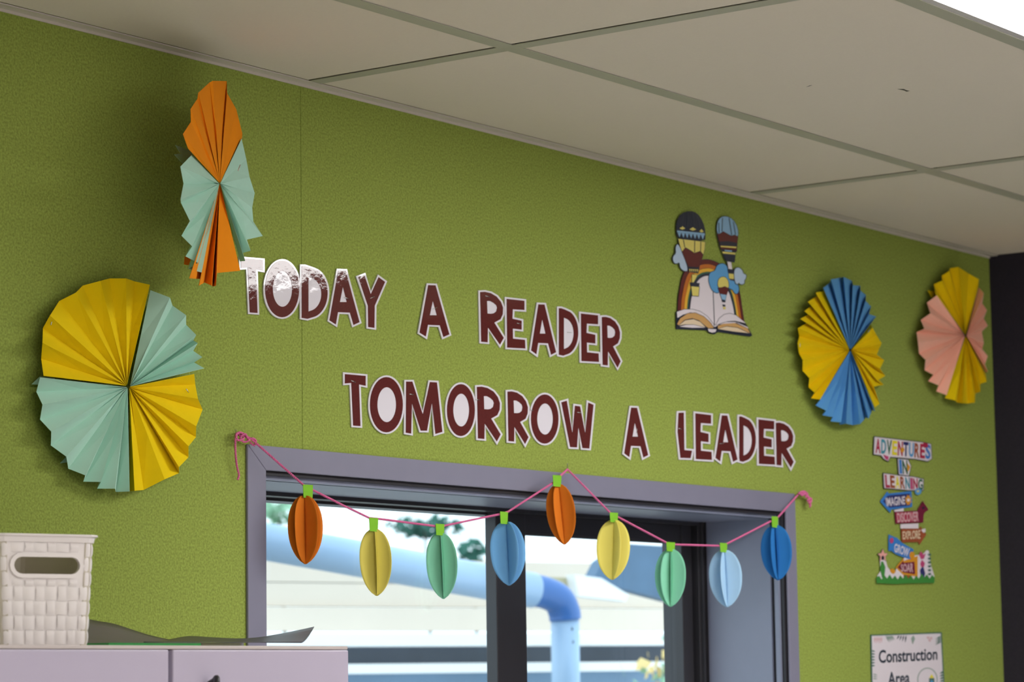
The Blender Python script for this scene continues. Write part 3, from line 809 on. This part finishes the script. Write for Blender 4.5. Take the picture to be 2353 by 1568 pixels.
plate('builder_motif', [c6(*q) for q in [(1132, 935), (1160, 935), (1160, 985), (1132, 985)]], yp - .0003, K['blue'], ps, t=0.0003)
def leaf(a, b, w, col):
    a, b = Vector(c6(*a)), Vector(c6(*b))
    d = b - a; nrm = Vector((-d.y, d.x)).normalized() * (w / 5.697)
    plate('border_leaf', [tuple(a), tuple(a.lerp(b, .35) + nrm), tuple(b), tuple(a.lerp(b, .35) - nrm)], yp, K[col], ps, t=0.0003)
for k in range(5): leaf((545 + k * 18, 345), (590 + k * 18, 440 - k * 8), 9, 'sage')
for k in range(4): leaf((720 + k * 30, 345), (690 + k * 36, 400 + k * 14), 9, 'slate')
leaf((905, 345), (895, 465), 26, 'sage')
for k in range(5): leaf((400 + k * 22, 360), (395 + k * 24, 450 + 8 * (k % 2)), 10, 'rose')
for a in ((1090, 360), (1130, 365), (1110, 395)): leaf(a, (a[0] + 20, a[1] + 38), 20, 'rose')
for k in range(4): leaf((1275, 355 + k * 22), (1190, 395 + k * 26), 9, 'forest')
for k in range(6): leaf((362, 545 + k * 40), (405, 560 + k * 36), 12, 'forest')
for k in range(4): leaf((1300, 820 + k * 38), (1250, 850 + k * 34), 14, 'forest')
for k in range(3): leaf((375, 850 + k * 30), (440, 870 + k * 24), 9, 'sage')

# ================================================================ GARLAND
YG = -0.046
gt = thing('garland_string', 'pink twisted yarn strung across the glazed door from three pins', 'string', wy(1304, 1080, 0.0))
path = [wy(548, 1000, -0.010), wy(572, 1006, -0.012), wy(592, 1022, -0.018), wy(697, 1115, YG), wy(719, 1127, YG), wy(790, 1163, YG), wy(848, 1191, YG), wy(869, 1193, YG), wy(1002, 1210, YG), wy(1020, 1209, YG),
        wy(1150, 1182, YG), wy(1167, 1177, YG), wy(1271, 1110, YG), wy(1288, 1094, YG), wy(1304, 1079, -0.018), wy(1402, 1179, YG), wy(1420, 1189, YG), wy(1532, 1248, YG), wy(1551, 1252, YG),
        wy(1655, 1255, YG), wy(1671, 1250, YG), wy(1774, 1197, YG), wy(1788, 1189, YG), wy(1834, 1137, -0.010)]
yarn('yarn_line', path, M['yarn'], gt)
yarn('yarn_tail', catmull([wy(546, 996, -0.012), wy(541, 1010, -0.013), wy(541, 1040, -0.010), wy(544, 1070, -0.008), wy(549, 1092, -0.008), wy(546, 1103, -0.008)], 6), M['yarn'], gt)
kn = [(540, 1003), (552, 994), (560, 1008), (546, 1012), (543, 998), (556, 996), (566, 1004), (572, 1012), (560, 1016), (552, 1006), (563, 998), (570, 1010), (580, 1008), (588, 1014), (584, 1024), (574, 1016)]
rnd = random.Random(3)
yarn('yarn_knot', catmull([wy(a, b, -0.010 - 0.006 * rnd.random()) for a, b in kn], 6), M['yarn'], gt)
kr = [(1834, 1136), (1842, 1131), (1850, 1134), (1843, 1139), (1838, 1133), (1848, 1130), (1856, 1136), (1851, 1143), (1858, 1142), (1861, 1148), (1855, 1151), (1864, 1146), (1864, 1154), (1858, 1156), (1863, 1160), (1861, 1166)]
yarn('yarn_knot', catmull([wy(a, b, -0.008 - 0.008 * rnd.random()) for a, b in kr], 6), M['yarn'], gt)
kr2 = [(1836, 1134), (1845, 1135), (1853, 1138), (1858, 1146), (1860, 1154), (1861, 1162)]
yarn('yarn_knot', catmull([wy(a, b, -0.013) for a, b in kr2], 6), M['yarn'], gt, r=0.0014)
for a, b in (((542.5, 988), (542, 999)), ((1304, 1066), (1304, 1082)), ((1836, 1129), (1834, 1140))):
    p0, p1 = wy(*a, Y=-0.019), wy(*b, Y=0.004)
    o = tube('pin', [p1, p0.lerp(p1, .3), p0], 0.0006, M['pin'], gt, 6)

def lantern(label, m, top, bottom, half, wings, tabx, tabtop, seed, bend=0.35):
    rnd = random.Random(seed)
    a, b = wy(*top, Y=YG), wy(*bottom, Y=YG)
    dpt = (a - CAM).dot(FWD)
    Rm = half * dpt / FPX
    view = Vector((CAM.x - a.x, CAM.y - a.y, 0)).normalized()      # horizontally towards the camera side of the room
    side = Vector((-view.y, view.x, 0))                             # to the right as seen from there
    t = thing('paper_lantern', label, 'paper lantern', a, 'folded paper lanterns on the garland')
    N = 22
    C = 6
    for w in wings:
        az = math.radians(w[0]); sc = w[1]
        bd = w[2] if len(w) > 2 else bend * (1 if rnd.random() > .5 else -1)
        v, f = [], []
        for i in range(N + 1):
            s = i / N
            if s < .44: r = Rm * sc * math.sqrt(max(0.0, 1 - ((.44 - s) / .455) ** 2))
            else: r = Rm * sc * max(0.0, 1 - ((s - .44) / .565) ** 2.3) ** 0.72
            c = a.lerp(b, s)
            for k in range(C + 1):
                q = k / C
                ang = az + bd * (q - 0.6) * q * math.sin(PI * s)
                v.append(c + (view * math.cos(ang) + side * math.sin(ang)) * r * q)
        for i in range(N):
            for k in range(C):
                p = i * (C + 1) + k
                f.append((p, p + 1, p + C + 2, p + C + 1))
        mesh('folded_wing', v, f, m, t, smooth=True, solid=0.0007)
    # green loop over the string
    x0, x1 = tabx
    y0, y1 = tabtop, top[1] + 4
    rows = [(YG - .0028, 1.0), (YG - .0034, .5), (YG - .0030, .12), (YG - .0012, 0.0), (YG + .0012, 0.0), (YG + .0030, .12), (YG + .0034, .5), (YG + .0028, 1.0)]
    v, f = [], []
    for yy, q in rows:
        z = y0 + (y1 - y0) * q
        v += [wy(x0 + (1.5 * q), z, yy), wy(x1 - 1.0 * q, z + 1.5, yy)]
    for i in range(len(rows) - 1):
        f.append((2 * i, 2 * i + 1, 2 * i + 3, 2 * i + 2))
    mesh('green_loop', v, f, M['tab'], t, solid=0.0005)
    return t
lantern('dark orange folded paper lantern at the left end of the garland', M['l_orange'], (699, 1140), (702, 1297), 39, [(-88, 1.0, .2), (-42, 1.0, .3), (58, .95, -.2), (88, 1.06, .1), (150, .9), (-150, .9)], (696, 719), 1114, 1)
lantern('pale yellow folded paper lantern, second from the left on the garland', M['l_yellow'], (860, 1217), (866, 1370), 37, [(-82, 1.03, .5), (84, 1.03, -.4), (8, .42, .1), (-105, .95), (130, .9), (180, .9)], (848, 869), 1190, 2)
lantern('mint green folded paper lantern left of the door mullion', M['l_mint'], (1012, 1226), (1019, 1377), 36, [(-82, 1.03, .4), (82, 1.03, -.4), (4, .42, .1), (100, 1.0), (-120, .9), (170, .9)], (1001, 1021), 1204, 3)
lantern('mid blue folded paper lantern in front of the door mullion', M['l_blue'], (1163, 1200), (1170, 1346), 41, [(-84, 1.0, .5), (38, .85, .4), (84, 1.0, .3), (-110, .95), (150, .9), (-160, .9)], (1149, 1167), 1176, 4)
lantern('bright orange folded paper lantern hanging under the centre pin', M['l_orange'], (1283, 1114), (1297, 1252), 34, [(-86, 1.0, .1), (-38, .85, .2), (80, 1.0, -.3), (110, .9), (-130, .9), (180, .9)], (1270, 1290), 1092, 5)
lantern('pale yellow folded paper lantern right of the centre pin', M['l_yellow'], (1410, 1196), (1407, 1333), 39, [(-86, 1.0, .5), (40, .62, .4), (86, 1.0, .2), (-110, .95), (150, .9), (-160, .9)], (1401, 1420), 1178, 6)
lantern('mint green folded paper lantern, third from the right on the garland', M['l_mint'], (1541, 1263), (1541, 1395), 36, [(-92, 1.0, .1), (-56, .8, .1), (82, 1.0, -.3), (0, .35, .1), (120, .9), (180, .9)], (1531, 1551), 1246, 7)
lantern('light sky blue folded paper lantern, second from the right on the garland', M['l_sky'], (1664, 1265), (1671, 1396), 38, [(-90, 1.0, .3), (-18, .85, -.1), (86, 1.0, -.15), (-115, .95), (130, .9), (180, .9)], (1654, 1671), 1248, 8)
lantern('deep blue folded paper lantern at the right end of the garland', M['l_deep'], (1781, 1208), (1788, 1334), 36, [(-92, 1.0, .1), (-30, .8, .2), (84, 1.0, -.3), (8, .3, .1), (120, .9), (180, .9)], (1773, 1788), 1187, 9)

# ================================================================ CABINET, BASKET AND POSTERS ON TOP
YC = -0.42
zc = wy(400, 1484, YC).z
xg = wy(393, 1530, YC).x
xr = wy(801, 1520, YC).x
xl = xg - (xr - xg)
cb = thing('cabinet', 'pale lilac two-door cabinet in front of the green wall', 'cabinet', ((xl + xr) / 2, YC + .2, 0))
TH = 0.018
box('side_panel', (xl, YC + .02, 0), (xl + TH, -0.03, zc - .004), M['laminate'], cb)
box('side_panel', (xr - TH, YC + .02, 0), (xr, -0.03, zc - .004), M['laminate'], cb)
box('back_panel', (xl + TH, -0.036, 0.05), (xr - TH, -0.03, zc - .004), M['laminate'], cb)
box('top_panel', (xl, YC + .001, zc - .004), (xr, -0.03, zc), M['edge'], cb, .0008)
box('bottom_panel', (xl + TH, YC + .02, 0.05), (xr - TH, -0.036, 0.07), M['laminate'], cb)
box('divider', (xg - .012, YC + .022, 0.07), (xg + .012, -0.036, zc - .004), M['handle'], cb)
for a, b in ((xl, xg - .0035), (xg + .0035, xr)):
    d = box('door', (a, YC, 0.05), (b, YC + .018, zc - .0045), M['laminate'], cb, .0015)
    hx = a + .045 if a > xl else b - .045
    hp = [wy(445, 1564, YC).x, wy(472, 1564, YC).x] if a > xl else [b - .06, b - .03]
    zt = wy(455, 1560.5, YC - .02).z - (0 if a > xl else 0.45)
    tube('handle', catmull([(hp[0], YC, zt - .16), (hp[0], YC - .018, zt - .155), (hp[0] + .004, YC - .022, zt - .06), (hp[1] - .006, YC - .022, zt - .004), (hp[1], YC - .012, zt - .003), (hp[1] + .002, YC, zt - .008)], 6), 0.0035, M['handle'], d, 8)

# woven-look plastic basket, turned a little towards the camera
BANG = math.radians(-18)
BX = Vector((math.cos(BANG), math.sin(BANG), 0))
BY = Vector((-math.sin(BANG), math.cos(BANG), 0))
bz = zc + 0.0005
pR = wpl(207, 1478, Vector((0, 0, bz)) + Vector((0, -0.385, 0)), Vector((0, 1, 0)))
fn = BY
p_fr = Vector((pR.x, pR.y, bz))                                   # right end of the front face, at the base
def onface(px_, py_, d=0.0): return wpl(px_, py_, p_fr + BY * d, BY)
ztop = onface(215, 1231).z
BH = ztop - bz
xr_top = (onface(227, 1234) - p_fr).dot(BX)
hc = onface(103, 1300)
half_b = -(hc - p_fr).dot(BX)                                      # half width at the base
flare = xr_top * 0.55
BD = 0.17
RC = 0.012
org = p_fr - BX * half_b                                           # middle of the front face, at the base
bk = thing('storage_basket', 'white plastic storage basket with woven pattern and handle slot on the cabinet', 'basket', Vector((org.x, org.y, bz)) + BY * (BD / 2))
def per(u):
    """point on the rounded rectangle outline (front middle = 0, to the right positive): local x, y, outward normal"""
    hw, hd = half_b, BD
    segs = [('l', hw - RC), ('c', RC * PI / 2, 0), ('s', hd - 2 * RC), ('c', RC * PI / 2, 1), ('b', 2 * hw - 2 * RC), ('c', RC * PI / 2, 2), ('s2', hd - 2 * RC), ('c', RC * PI / 2, 3), ('l2', hw - RC)]
    L = sum(s[1] for s in segs)
    u = u % L
    for s in segs:
        if u <= s[1] + 1e-9: break
        u -= s[1]
    k = s[0]
    if k == 'l': return u, 0.0, (0, -1)
    if k == 'l2': return -(hw - RC) + u, 0.0, (0, -1)
    if k == 's': return hw, RC + u, (1, 0)
    if k == 'b': return hw - RC - u, hd, (0, 1)
    if k == 's2': return -hw, hd - RC - u, (-1, 0)
    a = u / RC
    cx, cy, a0 = [(hw - RC, RC, -PI / 2), (hw - RC, hd - RC, 0), (-(hw - RC), hd - RC, PI / 2), (-(hw - RC), RC, PI)][s[2]]
    return cx + RC * math.cos(a0 + a), cy + RC * math.sin(a0 + a), (math.cos(a0 + a), math.sin(a0 + a))
PERIM = 2 * (2 * half_b + BD) - 8 * RC + 2 * PI * RC
def B(u, h, out=0.0):
    x, y, nn = per(u)
    k = 1 + flare * h / half_b
    ky = flare * h * 0.5
    yy = (y - BD / 2) * (1 + 2 * ky / BD) + BD / 2
    return org + BX * (x * k + nn[0] * out) + BY * (yy + nn[1] * out) + Vector((0, 0, BH * h))
# shell
uh0, uh1 = -half_b + RC, half_b - RC
def hpt(px_, py_):
    q = onface(px_, py_)
    return (q - org).dot(BX), (q.z - bz) / BH
hx0, hz0 = hpt(33, 1300); hx1, _ = hpt(174, 1300); _, hzt = hpt(103, 1281); _, hzb = hpt(103, 1320)
hcx, hcz = (hx0 + hx1) / 2, (hzt + hzb) / 2
hr = (hzt - hzb) / 2 * BH
hl = (hx1 - hx0) / 2 - hr
def stadium(extra, n=8):
    pts = []
    for k in range(n + 1):
        a = -PI / 2 + PI * k / n
        pts.append((hcx + hl + (hr + extra) * math.cos(a), hcz + (hr + extra) * math.sin(a) / BH))
    for k in range(n + 1):
        a = PI / 2 + PI * k / n
        pts.append((hcx - hl + (hr + extra) * math.cos(a), hcz + (hr + extra) * math.sin(a) / BH))
    return pts
loopo = [(uh0, 0), (uh1, 0), (uh1, 1), (uh0, 1)]
slab('front_wall', [[B(u, h) for u, h in loopo], [B(u, h) for u, h in stadium(0.0)]], BY * 0.002, M['plastic'], bk)
v, f = [], []
NS = 60
for i in range(NS + 1):
    u = uh1 + (PERIM - (uh1 - uh0)) * i / NS
    for h in (0, 1):
        v.append(B(u, h))
for i in range(NS):
    f.append((2 * i, 2 * i + 2, 2 * i + 3, 2 * i + 1))
mesh('shell', v, f, M['plastic_in'], bk, solid=0.002)
v = [B(PERIM * i / 80, 0.0, -0.001) for i in range(80)]
mesh('basket_floor', v, [tuple(range(80))], M['plastic_in'], bk, solid=0.002)
# rim: lip with overhang
def ring(name, prof, m):
    v, f = [], []
    n = 96
    for i in range(n):
        u = PERIM * i / n
        for h, o in prof: v.append(B(u, h, o))
    k = len(prof)
    for i in range(n):
        j = (i + 1) % n
        for q in range(k):
            q2 = (q + 1) % k
            f.append((i * k + q, j * k + q, j * k + q2, i * k + q2))
    return recalc(mesh(name, v, f, m, bk, smooth=False))
hrim = 1 - 18.0 / 252
ring('rim', [(1.0, -0.002), (1.0, 0.0062), (0.985, 0.0065), (0.972, 0.0032), (hrim, 0.0022), (hrim, -0.001)], M['plastic'])
# handle surround
so, si = stadium(0.0045), stadium(0.0)
slab('handle_surround', [[B(u, h, 0.0028) for u, h in so], [B(u, h, 0.0028) for u, h in si]], BY * 0.0034, M['plastic'], bk)
# weave: raised bands (weft) and upright strips (warp)
ROWS = 7
rowh = (hrim - 0.005) / ROWS
unit = 23.5 * (hx1 - hx0) / 141.0
def inside(u, h):
    dx = max(0.0, abs(u - hcx) - hl); dz = (h - hcz) * BH
    return math.hypot(dx, dz) < hr + 0.0050
def patch(u0, u1, h0, h1, base, bul, horizontal):
    v, f = [], []
    n = 4
    for a in range(n + 1):
        for b in range(n + 1):
            s, t_ = a / n, b / n
            k = (math.sin(PI * s) if horizontal else math.sin(PI * t_)) ** 0.7 * bul
            e = 0.0 if (0 < a < n and 0 < b < n) else -0.0006
            v.append(B(u0 + (u1 - u0) * s, h0 + (h1 - h0) * t_, base + k + e))
    for a in range(n):
        for b in range(n):
            p = a * (n + 1) + b
            f.append((p, p + n + 1, p + n + 2, p + 1))
    return v, f
rest_v, rest_f = [], []
ncol = int(PERIM / unit) // 2 * 2
unit = PERIM / ncol
for r in range(ROWS):
    h0 = 0.005 + r * rowh; h1 = h0 + rowh
    for c in range(ncol):
        uc = (c + 0.5) * unit
        uu = uc if uc < PERIM / 2 else uc - PERIM
        over = (c + r) % 2 == 0
        if over:
            a, b, hh0, hh1 = uu - unit * .36, uu + unit * .36, h0 - rowh * .06, h1 + rowh * .06
            bs, bl = 0.0006, 0.0012
        else:
            a, b, hh0, hh1 = uu - unit * .62, uu + unit * .62, h0 + rowh * .04, h1 - rowh * .04
            bs, bl = 0.0003, 0.0013
        hh0, hh1 = max(0.0, hh0), min(hrim, hh1)
        if abs(uu) < half_b + .01:
            ex, ez = hl + hr + .0052, (hr + .0052) / BH
            if hh1 > hcz - ez and hh0 < hcz + ez and b > hcx - ex and a < hcx + ex:
                if uu > hcx and b - (hcx + ex) > unit * .3: a = hcx + ex
                elif uu < hcx and (hcx - ex) - a > unit * .3: b = hcx - ex
                elif hh1 - (hcz + ez) > rowh * .22: hh0 = hcz + ez
                elif (hcz - ez) - hh0 > rowh * .22: hh1 = hcz - ez
                else: continue
        v, f = patch(a, b, hh0, hh1, bs, bl, not over)
        if abs(uu) < half_b + RC * 0.9:
            mesh('weave_upright' if over else 'weave_band', v, f, M['plastic'], bk, smooth=True)
        else:
            s = len(rest_v); rest_v += v; rest_f += [tuple(i + s for i in q) for q in f]
o = mesh('weave_sides', rest_v, rest_f, M['plastic'], bk, smooth=True)
o['kind'] = 'stuff'

# curled posters lying on the cabinet
def sheet(name, label, prof_px, low_px, yf, yb2, m, lift=0.0, cat='poster'):
    """front edge lying on the cabinet (yf), rear edge curling up (yb2)"""
    up = catmull([Vector((a, b, 0)) for a, b in prof_px], 6)
    v, f = [], []
    K_ = 6
    n = len(up)
    for i, p_ in enumerate(up):
        top = wy(p_.x, p_.y, yb2)
        top.z = max(top.z, zc + 0.0012 + lift)
        q0 = i / (n - 1)
        bot = wy(low_px[0] * (1 - q0) + low_px[1] * q0, 1486, yf)
        bot.z = zc + 0.0010 + lift
        for k in range(K_ + 1):
            q = k / K_
            c = bot.lerp(top, q)
            c.z = bot.z + (top.z - bot.z) * q ** 1.4
            v.append(c)
    for i in range(n - 1):
        for k in range(K_):
            a = i * (K_ + 1) + k
            f.append((a, a + K_ + 1, a + K_ + 2, a + 1))
    o = mesh(name, v, f, m, None, smooth=True, solid=0.0005)
    return tag(o, label, cat)
sheet('curled_poster', 'grey laminated poster curling up beside the white basket on the cabinet', [(150, 1402), (205, 1424), (260, 1434), (310, 1450), (350, 1462), (400, 1472), (470, 1478), (560, 1476)], (150, 560), -0.24, -0.10, M['poster_back'], 0.0005)
sheet('curled_poster', 'dark laminated poster with its corner curled up at the cabinet end', [(330, 1477), (380, 1472), (430, 1463), (480, 1465), (540, 1468), (590, 1466), (640, 1458), (690, 1448), (722, 1441)], (330, 693), -0.395, -0.27, M['poster_print'], 0.0032)
gm = box('plastic_sheet', (wy(250, 1480, -0.40).x, -0.40, zc + .0003), (wy(462, 1480, -0.40).x, -0.26, zc + .0030), M['green_mat'])
tag(gm, 'thin green plastic sheet under the posters on the cabinet', 'sheet')

# ================================================================ OUTSIDE, BEYOND THE GLASS
U = Vector((0.953, -0.304, 0)); NF = Vector((-0.304, -0.953, 0)).normalized()
Q0 = CAM + ray(1075, 1455) * 9.0
def fac(px_, py_, d=0.0): return wpl(px_, py_, Q0 + NF * d, NF)
X = {'siding': mat('pale_siding', rgb(226, 212, 196), 0.7, noise=0.04, scale=6), 'beam': mat('white_beam', rgb(250, 250, 250), 0.6), 'dark': mat('dark_window', rgb(78, 88, 104), 0.25, noise=0.3, scale=7),
     'lower': mat('blue_panel', rgb(128, 158, 188), 0.5, noise=0.25, scale=4), 'pipe': mat('pale_blue_pipe', rgb(166, 194, 224), 0.35, noise=0.06, scale=8), 'elbow': mat('blue_elbow', rgb(66, 112, 180), 0.35, noise=0.15, scale=10),
     'roof': mat('blue_roof', rgb(80, 112, 142), 0.4, noise=0.3, scale=9), 'beige': mat('beige_fascia', rgb(196, 186, 150), 0.7), 'leaf': mat('leaf_green', rgb(150, 190, 160), 0.7, noise=0.4, scale=3), 'leaf2': mat('leaf_dark', rgb(40, 98, 84), 0.7, noise=0.5, scale=3), 'bark': mat('bark', rgb(92, 78, 64), 0.9, noise=0.3, scale=12),
     'paving': mat('paving', rgb(165, 162, 155), 0.9, noise=0.1, scale=2), 'bolt': mat('bolt', rgb(40, 44, 52), 0.4, metal=0.5), 'petal': mat('orange_petal', rgb(236, 208, 140), 0.7)}
struct(box('ground', (-8, 0.17, -0.3), (40, 40, -0.1), X['paving']))
lx0, lx1 = 520, 1640
nb = thing('neighbour_building', 'pale clad building seen blurred through the glazed door', 'building', Vector((fac(1075, 1500).x, fac(1075, 1500).y, -0.1)) - NF * 0.2)
def strip(name, ya, yb3, m, d, th=0.06, x0=lx0, x1=lx1, parent=nb):
    a, b, c, e = fac(x0, ya, d), fac(x1, ya, d), fac(x1, yb3, d), fac(x0, yb3, d)
    zt, zb = (a.z + b.z) / 2, (c.z + e.z) / 2
    a.z = b.z = zt; c.z = e.z = zb
    return slab(name, [[a, b, c, e]], -NF * th, m, parent)
z_rows = [1290, 1345, 1398, 1452]
for a, b in zip(z_rows, z_rows[1:]):
    strip('cladding_board', a, b - 2.0, X['siding'], 0.0 if a != 1398 else 0.02)
strip('white_beam', 1456, 1485, X['beam'], 0.10, 0.14)
strip('window_band', 1484, 1526, X['dark'], -0.05)
strip('white_rail', 1524, 1546, X['beam'], 0.08, 0.10)
strip('lower_wall', 1546, 1800, X['lower'], -0.02)
# big pipe crossing in front of it
pt = thing('drain_pipe', 'thick pale blue pipe with a bent elbow outside the glazed door', 'pipe', Vector((fac(1300, 1500, 1.2).x, fac(1300, 1500, 1.2).y, -0.1)))
pp = lambda a, b: fac(a, b, 1.2)
dpx = (pp(1300, 1450) - CAM).dot(FWD)
rp = 33 * dpx / FPX
tube('pipe_run', [pp(480, 1222), pp(900, 1298), pp(1225, 1357)], 40 * dpx / FPX, X['pipe'], pt, 20)
tube('elbow', catmull([pp(1215, 1355), pp(1250, 1362), pp(1282, 1378), pp(1296, 1405), pp(1299, 1425)], 6), 37 * dpx / FPX, X['elbow'], pt, 20)
tube('downpipe', [pp(1298, 1412), pp(1300, 1560), pp(1302, 1760)], rp, X['pipe'], pt, 20)
for a, b in ((1312, 1446), (1314, 1476), (1232, 1352)):
    tc_ = (CAM - pp(a, b)).normalized()
    q = pp(a, b) + tc_ * rp * 0.9
    tube('bolt', [q, q + tc_ * 0.012], 0.006, X['bolt'], pt, 8)
# canopy roof at the upper right of the view
cp = thing('canopy_roof', 'dark blue canopy roof with bright edge beam outside the right pane', 'roof', Vector((fac(1450, 1500, .8).x, fac(1450, 1500, .8).y, -0.1)))
cf = lambda a, b: fac(a, b, 0.8)
slab('roof_panel', [[cf(1362, 1335), cf(1385, 1290), cf(1440, 1250), cf(1640, 1262), cf(1640, 1398), cf(1540, 1382)]], -NF * 0.05, X['roof'], cp)
slab('roof_edge', [[cf(1300, 1322), cf(1362, 1330), cf(1425, 1368), cf(1418, 1384), cf(1310, 1372)]], -NF * 0.06 + NF * .1, X['beam'], cp)
slab('fascia', [[cf(1222, 1324), cf(1340, 1330), cf(1350, 1352), cf(1240, 1350)]], -NF * 0.03, X['beige'], cp)
tube('canopy_post', [cf(1600, 1390), Vector((cf(1600, 1390).x, cf(1600, 1390).y, -0.1))], 0.03, X['beam'], cp, 10)
# trees
def tree(label, px_, py_, depth, rx, rz, n, m, seed):
    rnd = random.Random(seed)
    c = CAM + ray(px_, py_) * depth
    t = thing('tree', label, 'tree', (c.x, c.y, -0.1), 'trees beyond the building')
    tube('trunk', [(c.x, c.y, -0.1), (c.x + .1, c.y, c.z * .5), (c.x, c.y, c.z)], 0.03, X['bark'], t, 8, radii=[.03, .015, .006])
    v, f = [], []
    for _ in range(n):
        while True:
            d = Vector((rnd.uniform(-1, 1), rnd.uniform(-1, 1), rnd.uniform(-1, 1)))
            if d.length < 1: break
        p_ = c + Vector((d.x * rx, d.y * rx, d.z * rz))
        a = Vector((rnd.gauss(0, 1), rnd.gauss(0, 1), rnd.gauss(0, 1))).normalized()
        b = a.orthogonal().normalized()
        s = rnd.uniform(.03, .06)
        k = len(v)
        v += [p_ - a * s, p_ + b * s * .5, p_ + a * s, p_ - b * s * .5]
        f.append((k, k + 1, k + 2, k + 3))
    o = mesh('foliage', v, f, m, t); o['kind'] = 'stuff'
tree('pale green tree seen through the top left corner of the glass', 640, 1178, 15, 0.20, 0.06, 120, X['leaf'], 5)
tree('dark green tree seen blurred behind the mint lantern', 975, 1212, 16, 0.24, 0.06, 150, X['leaf2'], 6)
tree('small blue-green tree seen just left of the door mullion', 1085, 1285, 15, 0.08, 0.10, 60, X['leaf2'], 8)

# flowering plant low in the right pane
fc = fac(1538, 1572, 0.5)
ft = thing('flowering_plant', 'orange flowering plant seen low in the right pane', 'plant', (fc.x, fc.y, -0.1))
tube('stem', [(fc.x, fc.y, -0.1), (fc.x, fc.y, fc.z)], 0.012, X['bark'], ft, 6)
rnd = random.Random(4)
for nm, m_, n_, rr in (('foliage', X['leaf'], 60, .10), ('blossom', X['petal'], 60, .09)):
    v, f = [], []
    for _ in range(n_):
        p_ = fc + Vector((rnd.gauss(0, rr * .5), rnd.gauss(0, rr * .5), rnd.gauss(0, rr * .5)))
        a_ = Vector((rnd.gauss(0, 1), rnd.gauss(0, 1), rnd.gauss(0, 1))).normalized(); b_ = a_.orthogonal().normalized()
        k = len(v); q_ = rnd.uniform(.012, .03)
        v += [p_ - a_ * q_, p_ + b_ * q_, p_ + a_ * q_, p_ - b_ * q_]; f.append((k, k + 1, k + 2, k + 3))
    mesh(nm, v, f, m_, ft)['kind'] = 'stuff'
